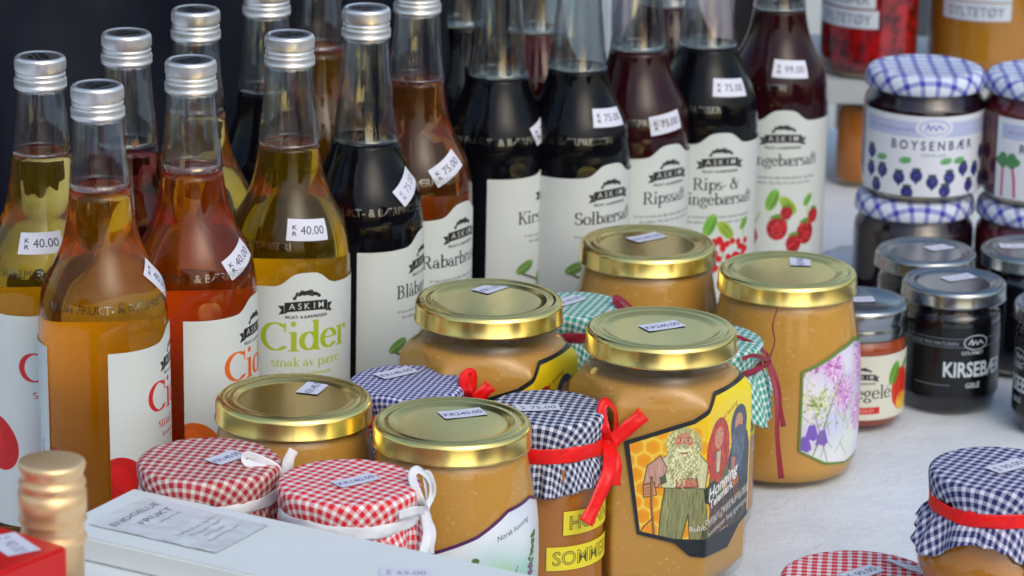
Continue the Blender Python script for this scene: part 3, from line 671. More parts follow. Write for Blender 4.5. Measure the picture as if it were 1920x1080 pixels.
# ------------------------------------------------------------------ jars
GOLD = plain('gold_lid', (1.0, .75, .26), .22, 1, var=.08, nscale=45, bstr=.12, bdist=.0006)
STEEL = plain('silver_lid', (.34, .36, .37), .2, 1, var=.08, nscale=60)
def honey_mat():
    mt, nt, b = nodes('creamed_honey'); b.inputs['Roughness'].default_value = .4; b.inputs['Specular IOR Level'].default_value = .25
    b.inputs['Subsurface Weight'].default_value = .25; b.inputs['Subsurface Radius'].default_value = (.012, .005, .002); b.inputs['Subsurface Scale'].default_value = 1
    n1 = noise(nt, 9, 3, .6); n2 = noise(nt, 70, 5, .7); n3 = noise(nt, 420, 2)
    c = mixc(nt, n1, (.53, .262, .042), (.69, .375, .075)); c = mixc(nt, mathn(nt, 'MULTIPLY', n2, .35), c, (.46, .23, .05)); c = mixc(nt, mathn(nt, 'MULTIPLY', mathn(nt, 'GREATER_THAN', n3, .68), .5), c, (.78, .56, .24))
    nt.links.new(c, b.inputs['Base Color']); return mt
HONEY = honey_mat()
HONEYC = murky_mat('clear_honey', (.62, .24, .035), .72)
HONEYD = murky_mat('autumn_honey', (.55, .20, .03), .8)
def lid(parent, r, H, mat, h=.0125, name='lid', key=None):
    k = r/.042
    pr = [(0, H-.0022), (.028*k, H-.0022), (.0305*k, H-.0020), (.0322*k, H-.0008), (.0340*k, H-.0004), (.0352*k, H-.0010), (.0362*k, H-.0013), (.0372*k, H-.0006), (.0385*k, H), (.0402*k, H-.0004), (.0413*k, H-.0017), (.0418*k, H-.0032),
          (.0418*k, H-h+.0022), (.0424*k, H-h+.0012), (.0424*k, H-h+.0003), (.0415*k, H-h), (.0405*k, H-h+.0004)]
    return lathe(name, pr, mat, parent, 96)
RJ = smoothprof([(.0385, .1145), (.0388, .112), (.0402, .1085), (.0418, .100), (.0440, .088), (.0458, .074), (.0465, .062), (.0466, .040), (.0464, .022), (.0458, .012)], 3)+[(.0435, .0045), (.040, .0015), (.036, .0004)]
def rj(p, z): return interp(RJ[:-3], min(max(z, .012), .1145))
JH = .126
def round_jar(u, v, label, tags, group='gold-lidded round honey jars', lean=(0, 0)):
    P = at(u, v, JH); root = thing('honey_jar', label, 'jar', (P.x, P.y, 0), group, 0, lean)
    shared('rjglass', lambda: lathe('glass', RJ+[(0, .0006)], FILM, root, 80), root)
    shared('rjhoney', lambda: lathe('honey', [(0, .113)]+[(r-.0006, z) for r, z in RJ if z > .004]+[(.039, .003), (0, .003)], HONEY, root, 80), root)
    shared('rjlid', lambda: lid(root, .042, JH, GOLD), root)
    for t in tags: flat_tag(root, t[0], t[1], JH-.0022, tagm(t[3]), R_(t[2]))
    return root
J1 = round_jar(551, 742, 'round honey jar with gold lid just below the green-lettered cider', [(588, 727, 74, 'KR140.00')])
J2 = round_jar(848, 787, 'nearest round honey jar with gold lid, purple-edged landscape label', [(867, 776, 22, 'KR240.00')])
J3 = round_jar(1215, 452, 'round honey jar with gold lid farthest back, touching the juice bottle labels', [(1212, 446, 38, 'KR240.00')])
J4 = round_jar(1477, 503, 'round honey jar with gold lid and wildflower label at the right of the honey group', [(1500, 489, 88, 'KR140.00')])
# hexagonal jars
HX = .145; AP = .0447
def hexr(p, r):
    s = 0
    for k in range(3):
        s += abs(math.cos(p-math.pi/2+k*math.pi/3)/AP)**70
    return s**(-1/70)*r
HP = smoothprof([(.0375, .134), (.0378, .129), (.0383, .1262), (.0400, .1235), (.0440, .1195), (.0478, .1145), (.0492, .1095), (.0495, .100), (.0495, .060), (.0495, .03), (.049, .012)], 3)+[(.0465, .004), (.042, .0008)]
def hrad(p, z, rr=None):
    r = interp(HP[:-2], min(max(z, .012), .134)) if rr is None else rr
    t = min(1, max(0, (.1240-z)/.0115)); t = t*t*(3-2*t)
    return r*(1-t)+hexr(p, r/.0495)*t
def hex_jar(u, v, label, tags, lean=(0, 0)):
    P = at(u, v, HX); root = thing('hexagonal_honey_jar', label, 'jar', (P.x, P.y, 0), 'hexagonal honey jars', 0, lean)
    f = lambda p, r, z: hrad(p, z, r)
    shared('hxglass', lambda: lathe('glass', HP+[(0, .001)], FILM, root, 240, rfun=f), root)
    shared('hxhoney', lambda: lathe('honey', [(0, .1175), (.0375, .1215), (.0398, .1212)]+[(r-.0009, z) for r, z in HP if .004 < z < .1205]+[(.042, .0045), (0, .0045)], HONEY, root, 240, rfun=f), root)
    shared('hxlid', lambda: lid(root, .042, HX, GOLD), root)
    for t in tags: flat_tag(root, t[0], t[1], HX-.0022, tagm(t[3]), R_(t[2]))
    return root
H1 = hex_jar(917, 558, 'hexagonal honey jar with gold lid standing behind the blue checked jars', [(923, 540, 52, 'KR110.00')])
H2 = hex_jar(1240, 612, 'large hexagonal honey jar in front, gold lid, yellow picture label of three folk figures', [(1241, 612, 30, 'KR240.00')])
def hex_art():
    # generic folk figures on a honeycomb ground; x: -20..86 mm, z: 18..122 mm
    X0_, Z0_ = -20, 18; A = Art(106, 104, 6, (.96, .80, .12))
    x = lambda a: a-X0_; y = lambda z: z-Z0_
    Hh, Ww = A.a.shape[:2]; gx, gy = np.meshgrid(np.linspace(0, 1, Ww), np.linspace(0, 1, Hh))
    A.a[..., 0] = .97; A.a[..., 1] = .62+.26*np.clip(gx*.7+gy*.55, 0, 1); A.a[..., 2] = .06+.05*gx
    for i in range(8):
        for j in range(9):
            cx, cz = -18+i*9.2+(j % 2)*4.6, 34+j*8.0
            pts = [(x(cx+4.9*math.cos(R_(30+60*k))), y(cz+4.9*math.sin(R_(30+60*k)))) for k in range(7)]
            if cx < 26: A.ell(x(cx), y(cz), 3.4, 3.4, (.93, .50, .10), al=.45, soft=.5); A.line(pts, .9, (.98, .84, .35), .8)
    x = lambda a: (26+(a-26)*.78 if a > 26 else a)-X0_; y = lambda z: 33+(z-33)*.84-Z0_
    skin, rd = (.82, .58, .44), random.Random(12)
    def shade(c, k): return tuple(min(1, max(0, q*k)) for q in c)
    def form(pts, c, n=60, ln=6, w=.5, lean_=.6):
        P = [(x(a), y(b)) for a, b in pts]; A.poly(P, c); bx0, bx1 = min(p[0] for p in P), max(p[0] for p in P); by0, by1 = min(p[1] for p in P), max(p[1] for p in P)
        def inside(u, v):
            r = False
            for k in range(len(P)):
                (x0, y0), (x1, y1) = P[k-1], P[k]
                if (y0 > v) != (y1 > v) and u < (x1-x0)*(v-y0)/(y1-y0)+x0: r = not r
            return r
        for k in range(n):
            u, v = rd.uniform(bx0, bx1), rd.uniform(by0, by1)
            if inside(u, v) and inside(u+rd.uniform(-1, 1)*lean_, v+ln*.7): A.line([(u, v), (u+rd.uniform(-1, 1)*lean_, v+ln*.5), (u+rd.uniform(-1, 1)*lean_, v+ln)], w, shade(c, rd.uniform(.5, 1.35)), .6)
        A.line(P+[P[0]], .55, shade(c, .35), .8)
    def hair(cx, cy, rx, ry, c, n, curl=1.4, w=.5):
        A.ell(x(cx), y(cy), rx, ry, shade(c, .8))
        for k in range(n):
            a = rd.uniform(0, 6.28); d = rd.random()**.5; u, v = x(cx)+rx*d*math.cos(a), y(cy)+ry*d*math.sin(a); L = rd.uniform(3, 7); ph = rd.uniform(0, 6)
            A.line([(u+curl*math.sin(ph+t*2.2)*.5, v-L*t/4) for t in range(5)], w, shade(c, rd.uniform(.55, 1.3)), .75)
    def face(cx, cy, rx, ry):
        A.ell(x(cx), y(cy), rx, ry, skin); A.ell(x(cx), y(cy)-ry*.2, rx*.85, ry*.7, shade(skin, 1.1), al=.5, soft=.4)
        for d in (-1, 1):
            A.ell(x(cx)+d*rx*.42, y(cy)+ry*.22, rx*.2, ry*.12, (.95, .93, .88)); A.ell(x(cx)+d*rx*.42, y(cy)+ry*.22, rx*.1, ry*.11, (.12, .08, .06)); A.line([(x(cx)+d*rx*.2, y(cy)+ry*.45), (x(cx)+d*rx*.7, y(cy)+ry*.5)], .35, shade(skin, .4))
            A.ell(x(cx)+d*rx*.55, y(cy)-ry*.15, rx*.26, ry*.2, (.86, .38, .30), al=.6, soft=.4)
        A.line([(x(cx), y(cy)+ry*.2), (x(cx)+rx*.12, y(cy)-ry*.12), (x(cx)-rx*.1, y(cy)-ry*.16)], .4, shade(skin, .6)); A.line([(x(cx)-rx*.3, y(cy)-ry*.45), (x(cx), y(cy)-ry*.55), (x(cx)+rx*.3, y(cy)-ry*.43)], .45, (.55, .18, .15))
    # dark-bearded man at the back
    form([(56, 38), (56, 84), (62, 96), (84, 98), (88, 88), (88, 38)], (.25, .28, .34), 120)
    hair(71, 106, 9.5, 11, (.34, .38, .46), 90); face(71, 107, 4.6, 5.4); hair(71, 92, 8.6, 11, (.40, .45, .53), 110)
    form([(60, 66), (61, 86), (68, 84), (66, 64)], (.74, .50, .42), 12); form([(66, 54), (64, 68), (74, 70), (74, 52)], (.70, .42, .12), 20)
    # red-haired woman
    form([(30, 34), (31, 66), (58, 66), (62, 34)], (.48, .24, .20), 90, 9, .7)
    for k in range(9): A.line([(x(32+k*3.2), y(34)), (x(33+k*2.8), y(64))], .9, ((.60, .50, .26), (.30, .13, .10), (.22, .30, .18))[k % 3], .6)
    form([(29, 60), (28, 78), (34, 90), (50, 91), (58, 78), (57, 62)], (.33, .46, .22), 70)
    hair(41, 96, 12.5, 18, (.86, .26, .13), 260, 2.0); face(41, 104, 5.0, 6.0); form([(38.6, 80), (37.6, 95), (44.6, 95), (43.4, 80)], (.86, .80, .66), 12)
    A.ell(x(33), y(68), 8.2, 6.4, (.13, .17, .14)); A.ell(x(31), y(70), 4, 2.4, (.30, .38, .30), al=.6, soft=.5); form([(50, 62), (48, 70), (54, 74), (57, 66)], skin, 6)
    # bearded man in front, pale waistcoat, walking stick
    form([(0, 33), (1, 56), (3, 74), (24, 74), (27, 52), (28, 32), (17.5, 32), (16, 55), (12, 33)], (.56, .57, .38), 150, 7, .5)
    form([(1, 73), (0, 92), (6, 98), (20, 98), (26, 90), (25, 73)], (.84, .84, .66), 80); form([(-9, 74), (-7, 88), (0, 95), (4, 86), (-1, 73)], (.80, .62, .56), 20)
    form([(-8.5, 66), (-9, 75), (-3, 77), (-1.5, 68)], skin, 8)
    for k in range(4): A.line([(x(-8), y(68.5+k*2)), (x(-3.5), y(69.5+k*2))], .35, shade(skin, .5))
    A.line([(x(-4.5), y(80)), (x(-4), y(60)), (x(-2), y(38))], 1.5, (.50, .33, .18)); A.line([(x(-4.2), y(78)), (x(-3.6), y(60)), (x(-1.8), y(40))], .5, (.72, .55, .34)); A.line([(x(-3), y(52)), (x(-8), y(46)), (x(-11), y(38))], .9, (.48, .34, .2))
    form([(9, 73), (9, 79), (20, 80), (21, 74)], (.80, .46, .38), 10); A.poly([(x(-.5), y(80)), (x(3), y(82)), (x(4), y(77)), (x(1), y(75))], (.36, .38, .30))
    hair(12.5, 103, 9.6, 9.8, (.90, .90, .62), 120, 1.8); face(12.5, 104.5, 5.0, 5.6); hair(12.5, 91.5, 8.2, 10.2, (.90, .90, .66), 190, 1.8)
    A.line([(x(9), y(99.5)), (x(12.5), y(98.4)), (x(16), y(99.6))], 1.3, (.97, .96, .80)); A.line([(x(11), y(97.2)), (x(12.5), y(96.8)), (x(14), y(97.2))], .7, (.65, .25, .2))
    # darker foot of the picture, grass and leaves
    A.poly([(x(22), y(30)), (x(24), y(44)), (x(34), y(56)), (x(50), y(62)), (x(88), y(66)), (x(88), y(16)), (x(22), y(16))], (.17, .16, .15), .5)
    for k in range(320): q, w = rd.uniform(22, 88), rd.uniform(28, 58); A.line([(x(q), y(w)), (x(q+rd.uniform(-2, 2)), y(w+4))], .5, ((.66, .58, .28), (.34, .17, .14), (.13, .2, .12), (.50, .44, .20))[k % 4], .5)
    wht = (.92, .92, .90)
    A.text('Honning', x(28), y(63), 9.5, wht, 'l', sx=1.05, bold=.03, shear=.35, rot=.22); A.text('Telemark', x(31), y(57), 7, wht, 'l', bold=.03, rot=.20)
    for i, (st, dx) in enumerate((('Dette er honning som trollene', 26), ('Rubb, Stubb og Raka har samlet', 17), ('sommeren lang gjennom', 30), ('1000 g', 44))): A.text(st, x(dx), y(47-i*4.5), 4.6, wht, 'l', sx=1.0, rot=.17)
    A.text('Norsk honning', x(38), y(112), 4, (.55, .25, .1), 'l', shear=.3, rot=.3)
    x = lambda a: a-X0_; y = lambda z: z-Z0_
    # dark border follows the outline
    top = [(-20, 93), (17, 106), (27, 113), (35, 119), (86, 120)]; bot = [(-12, 39), (9, 34.5), (17, 27), (53, 24), (66, 34), (86, 40)]
    blk = (.12, .14, .15)
    A.line([(x(a), y(b)) for a, b in top], 5, blk); A.line([(x(-20), y(94)), (x(-12), y(38))], 5, blk)
    A.line([(x(a), y(b)) for a, b in [(-12, 39), (9, 34.5), (66, 34), (86, 40)]], 5, blk)
    A.poly([(x(9), y(36)), (x(17), y(18)), (x(55), y(18)), (x(66), y(36))], blk)
    return A.image('folk_honey_label')
HEXIMG = image_mat('folk_label_print', hex_art(), .35, .2)
def lerpf(pts): 
    xs, ys = [p[0] for p in pts], [p[1] for p in pts]
    return lambda a: float(np.interp(a, xs, ys))
for root in (H1, H2):
    sh = 0 if root is H2 else .003
    wr = Wrap(hrad, -math.pi/2)
    wrap_label('label', wr, None, root, lambda t: -.0115-.0085*t+sh, .086, lerpf([(-.012, .0395), (.009, .0345), (.0175, .027), (.053, .024), (.066, .034), (.086, .040)]), lerpf([(-.02, .093), (.017, .106), (.027, .113), (.035, .119), (.086, .120)]),
               -.020, .018, .106, .104, 80, 20, .0004, HEXIMG, fixz=.07)
def meadow_art():
    A = Art(150, 90, 5, (.80, .88, .92)); H_, W_ = A.a.shape[:2]
    gy = np.linspace(0, 1, H_)[:, None]; A.a[..., 0] = .80+.06*gy; A.a[..., 1] = .89; A.a[..., 2] = .93+.02*gy
    A.ell(66, 22, 24, 26, (.55, .78, .70), al=.75, soft=.6); A.ell(62, 36, 8, 7, (.66, .82, .58), al=.7, soft=.7)
    for i in range(14): A.ell(30+rs.rand()*90, 6+rs.rand()*34, 4+rs.rand()*7, 3+rs.rand()*6, (.60, .82, .72) if i % 2 else (.80, .90, .84), al=.5, soft=.7)
    for i in range(8): A.ell(20+rs.rand()*110, 50+rs.rand()*30, 10+rs.rand()*8, 5+rs.rand()*6, (.95, .97, .98), al=.6, soft=.8)
    for b in ((44, 34), (88, 40)):
        A.line([(b[0]-3, b[1]-16), (b[0], b[1]), (b[0]+3, b[1]+14)], .6, (.3, .32, .2))
        for i in range(26): t = rs.rand(); A.ell(b[0]-3+6*t+rs.randn()*1.4, b[1]-14+28*t, 1.1, 2.0, ((.28, .45, .22) if t > .45 else (.48, .36, .48)), rot=rs.rand()*2)
    for i in range(24): q = rs.rand()*120; A.line([(q, 0), (q+rs.randn()*3, 10+rs.rand()*14)], .5, (.3, .42, .22))
    A.ell(68, 30, 3.2, 1.6, (.25, .22, .18), .4); A.line([(66, 31), (60, 38), (70, 33), (74, 40), (70, 31)], .4, (.3, .3, .3)); A.line([(66, 29), (64, 22)], .4, (.2, .2, .2)); A.line([(70, 29), (73, 23)], .4, (.2, .2, .2))
    A.text('Norsk honning', 60, 56, 4.2, (.3, .3, .36), 'l', rot=.25, shear=.2)
    top = [(0, 44), (23, 52), (48, 61), (68, 72), (90, 74), (112, 66), (150, 46)]
    A.line([(a, b) for a, b in top], 3.6, (.32, .12, .34))
    return A.image('meadow_label')
wr = Wrap(rj, -math.pi/2)
def prof_label(root, img, phi0, aL, aR, zb, zt, A0, Z0, AW, ZH, rough=.35, coat=.2, rad=rj):
    wrap_label('label', Wrap(rad, phi0), None, root, aL, aR, zb, zt, A0, Z0, AW, ZH, 60, 14, .00035, image_mat('label_print', img, rough, coat), fixz=.04)
V2 = math.atan2(-J2.location.y, -J2.location.x)
MI = meadow_art()
prof_label(J2, MI, V2, lambda t: -.034, .116, lambda a: .012, lambda a: .0165+lerpf([(-.034, .044), (-.011, .052), (.014, .061), (.034, .072), (.056, .074), (.078, .066), (.116, .046)])(a), -.034, .0165, .150, .090)
def flower_art():
    A = Art(70, 84, 5, (.86, .84, .90))
    for i in range(40): A.ell(rs.rand()*70, rs.rand()*84, 5+rs.rand()*8, 4+rs.rand()*8, ((.88, .74, .90), (.78, .80, .93), (.95, .94, .96), (.84, .90, .82))[i % 4], al=.5, soft=.8)
    for i in range(60): q = rs.rand()*40; w = rs.rand()*50+6; A.line([(q, w), (q+rs.randn()*5, w+9)], .5, ((.50, .58, .34), (.70, .76, .52), (.36, .42, .26))[i % 3], .55)
    for c, rr_ in (((31, 46), 8), ((8, 70), 6), ((52, 60), 9), ((50, 30), 8), ((22, 64), 6)):
        A.ell(c[0], c[1], rr_*1.15, rr_*1.4, (.84, .62, .84), al=.55, soft=.5)
        for i in range(120): a, d = rs.rand()*6.28, rr_*(.2+rs.rand()*.9); A.ell(c[0]+d*math.cos(a), c[1]+d*math.sin(a)*1.3, 1.7, .6, ((.78, .46, .76), (.90, .70, .90), (.66, .34, .64), (.95, .85, .94))[i % 4], rot=a, al=.75)
    for i in range(90): A.ell(13+rs.randn()*6, 40+rs.randn()*6, 1.1, .8, ((.92, .92, .78), (.60, .68, .36), (.78, .82, .58))[i % 3], rot=rs.rand()*3, al=.85)
    for i in range(40): a = rs.rand()*3.14; d = rs.rand()*12; A.line([(12, 40), (12+d*math.cos(a)*1.2, 40+d*math.sin(a))], .4, (.45, .55, .28)); A.ell(12+d*math.cos(a)*1.2, 40+d*math.sin(a), .9, .9, (.88, .88, .70))
    for b in ((8, 24), (15, 20), (4, 17)): A.poly([(b[0]-4.5, b[1]-4), (b[0]-2, b[1]+5), (b[0]+2, b[1]+5.5), (b[0]+4.5, b[1]-3), (b[0]+1.5, b[1]-5), (b[0]-1.5, b[1]-3.5)], (.48, .36, .74))
    A.line([(6, 2), (14, 20), (22, 44), (30, 58)], .7, (.45, .5, .3)); A.line([(2, 60), (6, 80)], .8, (.55, .5, .35)); A.line([(20, 4), (10, 34)], .5, (.5, .45, .4))
    A.text('Norsk', 44, 70, 6, (.45, .35, .7), 'l')
    g = (.40, .52, .20); A.line([(0, 14), (0, 62.5), (28, 73), (45, 76), (70, 70)], 3.0, g); A.line([(0, 12.5), (18, 3), (36, 0), (70, 4)], 3.0, g)
    return A.image('flower_label')
V4 = math.atan2(-J4.location.y, -J4.location.x)
prof_label(J4, flower_art(), V4, lambda t: .0108, .0808, lambda a: .0125+lerpf([(.0108, .0130), (.029, .003), (.047, .000), (.0808, .004)])(a), lambda a: .0125+lerpf([(.0108, .063), (.039, .074), (.056, .077), (.0808, .071)])(a), .0108, .0125, .070, .084)
# ------------------------------------------------------------------ cloth-topped jars
def strip(name, pts, w, mat, parent, wdirs=None, nrm=Vector((0, -1, 0)), blend=0.0, thick=.00012):
    """a ribbon swept along pts; blend turns its width from in-plane (0) to along nrm (1)"""
    P = [Vector(p) for p in pts]; Q = []
    for i in range(len(P)-1):
        a, b, c, d = P[max(i-1, 0)], P[i], P[i+1], P[min(i+2, len(P)-1)]
        for k in range(7):
            t = k/7; Q.append(.5*((2*b)+(c-a)*t+(2*a-5*b+4*c-d)*t*t+(3*b-a-3*c+d)*t**3))
    Q.append(P[-1]); vs, fs, uvs = [], [], []
    for i, q in enumerate(Q):
        tn = (Q[min(i+1, len(Q)-1)]-Q[max(i-1, 0)]).normalized()
        s_ = tn.cross(nrm).normalized(); f = i/(len(Q)-1)
        bl = blend(f) if callable(blend) else blend
        n2 = (nrm-tn*nrm.dot(tn)).normalized()
        bl += .16*math.sin(9*f+len(pts)*2.1); wd = (s_*(1-bl)+n2*bl).normalized(); ww = (w(f) if callable(w) else w)*(1+.06*math.sin(14*f))
        cr = tn.cross(wd)
        for k in (-1, -.4, .4, 1): vs.append(q+wd*ww/2*k+cr*ww*.05*(1-k*k)); uvs.append((k, f))
    for i in range(len(Q)-1):
        for k in range(3):
            j = i*4+k; fs.append((j, j+1, j+5, j+4))
    return mesh(name, vs, fs, mat, parent, True, uvs, thick=thick)
def cloth_cap(root, r, H, mat, rib_mat, ribw=.0065, pinch=.0015, skirt=.017, side=.0115, seed=1, nf=9, flare=.006, corner=.004, amp=.0028, uvrot=.3, phi0=0):
    rr = random.Random(seed); seg = 216; vs, uvs, fs = [], [], []
    prof = [(0, 0), (.25, 0), (.5, 0), (.75, 0), (.88, 0)]
    rows = []
    ph = [rr.uniform(0, 6.28) for _ in range(5)]
    def fold(a): return .6*math.sin(nf*a+ph[0]+.8*math.sin(2*a+ph[1]))+.4*math.sin((nf*2+1)*a+ph[2])+.3*math.sin(3*a+ph[3])
    for f in (0, .3, .6, .82, .92, .97): rows.append(('top', f))
    for k in range(1, 5): rows.append(('arc', k/4))
    for k in range(1, 6): rows.append(('side', k/5))
    rows.append(('band', .5)); rows.append(('band', 1))
    for k in range(1, 10): rows.append(('skirt', k/9))
    er = .0028
    for kind, f in rows:
        for i in range(seg):
            a = 2*math.pi*i/seg; fo = fold(a)
            if kind == 'top':
                R = (r-er)*f; z = H+.0006*(1-f*f)+.0004*math.sin(3*a+ph[2]+f*3)*f*f+.00025*math.sin(11*a+f*4)*f*f; s_ = R
            elif kind == 'arc':
                R = r-er+er*math.sin(f*math.pi/2); z = H-er*(1-math.cos(f*math.pi/2)); s_ = r-er+er*1.57*f
            elif kind == 'side':
                z = H-er-(side-er)*f; R = r-pinch*f*f+.0007*fo*f+.00035*f*f*math.sin(29*a+ph[4]+2*math.sin(5*a)); s_ = r+er*.57+(side-er)*f
            elif kind == 'band':
                z = H-side-ribw*f; R = r-pinch+.0004*fo; s_ = r+er*.57+side-er+ribw*f
            else:
                sq = corner*abs(math.cos(2*(a-phi0)))**3
                L = (skirt+sq)*(f if f < 1 else 1-.05*rr.random()); fl = flare*(1.2-.5*math.sin(f*1.5))
                R = r-pinch+fl*f+amp*fo*f**.8*1.1+sq*.4*f+.0012*math.sin(21*a+ph[1]+3*math.sin(4*a))*min(1, f*4); z = H-side-ribw-L*(.96-.06*fo*f); s_ = r+er*.57+side-er+ribw+L
            vs.append((R*math.cos(a), R*math.sin(a), z)); uvs.append((s_*math.cos(a+uvrot), s_*math.sin(a+uvrot)))
    n = len(rows)
    for j in range(n-1):
        for i in range(seg):
            k = (i+1) % seg; q = (j*seg+i, (j+1)*seg+i, (j+1)*seg+k, j*seg+k)
            fs.append(q)
    c = mesh('cloth_cover', vs, fs, mat, root, True, uvs, thick=.0004)
    # loose threads at the frayed edge
    tv, tf = [], []
    for i in range(0, seg, 2):
        if rr.random() < .55:
            b = Vector(vs[(n-1)*seg+i]); d = Vector((rr.uniform(-.4, .4)*.001, rr.uniform(-.4, .4)*.001, -rr.uniform(.0004, .0022)))
            s_ = Vector((-b.y, b.x, 0)).normalized()*.00016; o = len(tv)
            tv += [b-s_, b+s_, b+d+s_*.5+s_*rr.uniform(-4, 4)]; tf.append((o, o+1, o+2))
    th = mesh('frayed_threads', tv, tf, mat, root, False, [(v[0], v[1]) for v in tv]); th['kind'] = 'stuff'
    if ribw:
        bp = []
        seg2 = 96
        for k, (dz, dr) in enumerate(((0, .0007), (-.1, .0009), (-.5, .0010), (-.9, .0009), (-1, .0007))):
            for i in range(seg2):
                a = 2*math.pi*i/seg2; w = .0005*math.sin(3*a+seed)+.0002*math.sin(11*a+k)
                R = r-pinch+dr+.0004*math.sin(7*a+k)
                bp.append((R*math.cos(a), R*math.sin(a), H-side+dz*ribw+w+.0003))
        fb = [(k*seg2+i, (k+1)*seg2+i, (k+1)*seg2+(i+1) % seg2, k*seg2+(i+1) % seg2) for k in range(4) for i in range(seg2)]
        mesh('ribbon', bp, fb, rib_mat, root, True, thick=.0003)
    return c
def bow(root, r, z, ang, mat, pieces, knot=.006, kcol=None):
    """pieces: (points as (t, z, n) mm from the knot, width mm, blend); t runs right as seen from outside"""
    o_ = Vector((math.cos(ang), math.sin(ang), 0)); n_ = (Vector((0, -1, .15))+o_*.35).normalized(); t_ = Vector((0, 0, 1)).cross(n_).normalized(); c = o_*(r+.0022)+Vector((0, 0, z))
    for pts, w, bl in pieces:
        P = []
        for a, b, d in pts:
            q = c+t_*(a*.001)+Vector((0, 0, b*.001))+n_*(d*.001)
            need = r+.0028+(.0035+.00012*max(0, -b)*1.5 if b < -3 else 0)
            if b < 10:
                for _ in range(60):
                    if math.hypot(q.x, q.y) >= need: break
                    q = q+n_*.001
            P.append(q)
        strip('ribbon_bow', P, w if callable(w) else w*.001, mat, root, nrm=n_, blend=bl)
    vs, fs = [], []; seg, rg = 14, 8
    for j in range(rg+1):
        for i in range(seg):
            a, b = 2*math.pi*i/seg, math.pi*j/rg
            q = c+t_*(knot*.5*math.sin(b)*math.cos(a))+Vector((0, 0, knot*.55*math.cos(b)))+n_*(knot*.34*math.sin(b)*math.sin(a)+.001); vs.append(q)
    for j in range(rg):
        for i in range(seg): fs.append((j*seg+i, (j+1)*seg+i, (j+1)*seg+(i+1) % seg, j*seg+(i+1) % seg))
    mesh('knot', vs, fs, mat, root)
WRIB = plain('white_ribbon', (.74, .76, .80), .36, var=.12, nscale=160, bstr=.6, bdist=.0012); RRIB = plain('red_ribbon', (.86, .008, .008), .36, spec=.45, var=.25, nscale=160, bstr=.6, bdist=.0012)
MRIB = plain('maroon_ribbon', (.26, .012, .035), .45, var=.1); CLR = film_mat('clear_tape_film', (.985, .985, .985), .05, .5)
GR_RED = gingham('red_gingham', (.70, .003, .02), .0051, (.84, .84, .84)); GR_DRED = gingham('dark_red_gingham', (.42, .004, .022), .0049, (.70, .66, .60))
GR_BLUE = gingham('blue_gingham', (.012, .02, .20), .0034, (.70, .72, .86)); GR_IND = gingham('indigo_gingham', (.008, .012, .12), .0050, (.66, .67, .82)); GR_NAVY = gingham('navy_gingham', (.006, .012, .075), .0045, (.70, .74, .84)); GR_GREEN = gingham('green_gingham', (.0, .30, .22), .0042, (.76, .82, .80))
def tall_jar(u, v, H, r, label, honey, cloth, rib, seed, group, name='cloth_topped_jar', cloth_r=None, lean=(0, 0), **kw):
    P = at(u, v, H); root = thing(name, label, 'jar', (P.x, P.y, 0), group, 0, lean)
    pr = smoothprof([(r*.84, H-.004), (r*.85, H-.014), (r*.93, H-.020), (r, H-.030), (r, H-.05), (r, .03), (r, .012)], 3)+[(r*.95, .004), (r*.85, .0005)]
    lathe('glass', pr+[(0, .0008)], FILM, root, 64); lathe('honey', [(0, H-.02)]+[(a-.0006, z) for a, z in pr if .004 < z < H-.019]+[(r*.86, .003), (0, .003)], honey, root, 64)
    cr = cloth_r or r*.98
    lathe('lid', [(0, H-.0009), (cr-.003, H-.0009), (cr-.0018, H-.003), (cr-.0018, H-.014), (cr-.004, H-.014)], GOLD, root, 48)
    cloth_cap(root, cr, H, cloth, rib, seed=seed, **kw)
    return root, pr
def ang_at(root, r, z, u, v):
    p, _ = find_on(root, lambda a, b: r, u, v, (z-.0005, z+.0005)); return p
# the two red checked jars
ga = 'red checked cloth-topped jars with white ribbon'
RA, _ = tall_jar(392, 862, .124, .036, 'cloth-topped jar with darker red checked cover and white bow, left of the bright red one', HONEY, GR_DRED, WRIB, 3, ga, cloth_r=.0365, nf=7, uvrot=.25, skirt=.02, flare=.002, side=.0125)
a = ang_at(RA, .0365, .108, 538, 868)
bow(RA, .0355, .110, a, WRIB, [([(0, 0, 1), (-5, 11, 5), (-12, 16, 3), (-19, 19, 0), (-20, 16, 2), (-10, 11, 6), (0, 1, 2)], 5, .3), ([(0, 0, 1), (1, 8, 3), (2, 15, 3), (5, 20, 2)], 5.5, .0), ([(0, 0, 1), (5, -8, 2), (8, -18, 3)], 5, .2)])
flat_tag(RA, 424, 862, .1245, tagm('KR140.00'), R_(52), .021, .012, .0012)
RB, _ = tall_jar(655, 903, .124, .036, 'cloth-topped jar with bright red checked cover and white bow beside the nearest honey jar', HONEY, GR_RED, WRIB, 8, ga, cloth_r=.0362, nf=8, uvrot=.55, skirt=.02, flare=.003, side=.0115)
a = ang_at(RB, .0362, .11, 772, 948)
bow(RB, .0352, .1105, a, WRIB, [([(0, 0, 1), (-6, 8, 4), (-7, 18, 2), (-3, 21, 0), (3, 14, 0), (3, 5, 1), (0, 0, 1)], 4.5, .45), ([(0, 0, 1), (5, 8, -1), (4, 15, -2), (1, 18, -1), (1, 6, 2), (0, 0, 2)], 4, .5), ([(0, 0, 1), (-3, -9, 3), (-7, -19, 4), (-10, -27, 4)], 5.5, .0), ([(0, 0, 1), (1, -9, 3), (-1, -20, 4)], 3.5, .3), ([(-1, 0, 1), (-10, 3, 1.5), (-20, 3, 0)], 5, .0)])
flat_tag(RB, 667, 905, .1245, tagm('KR140.00'), R_(38), .024, .0105, .0012)
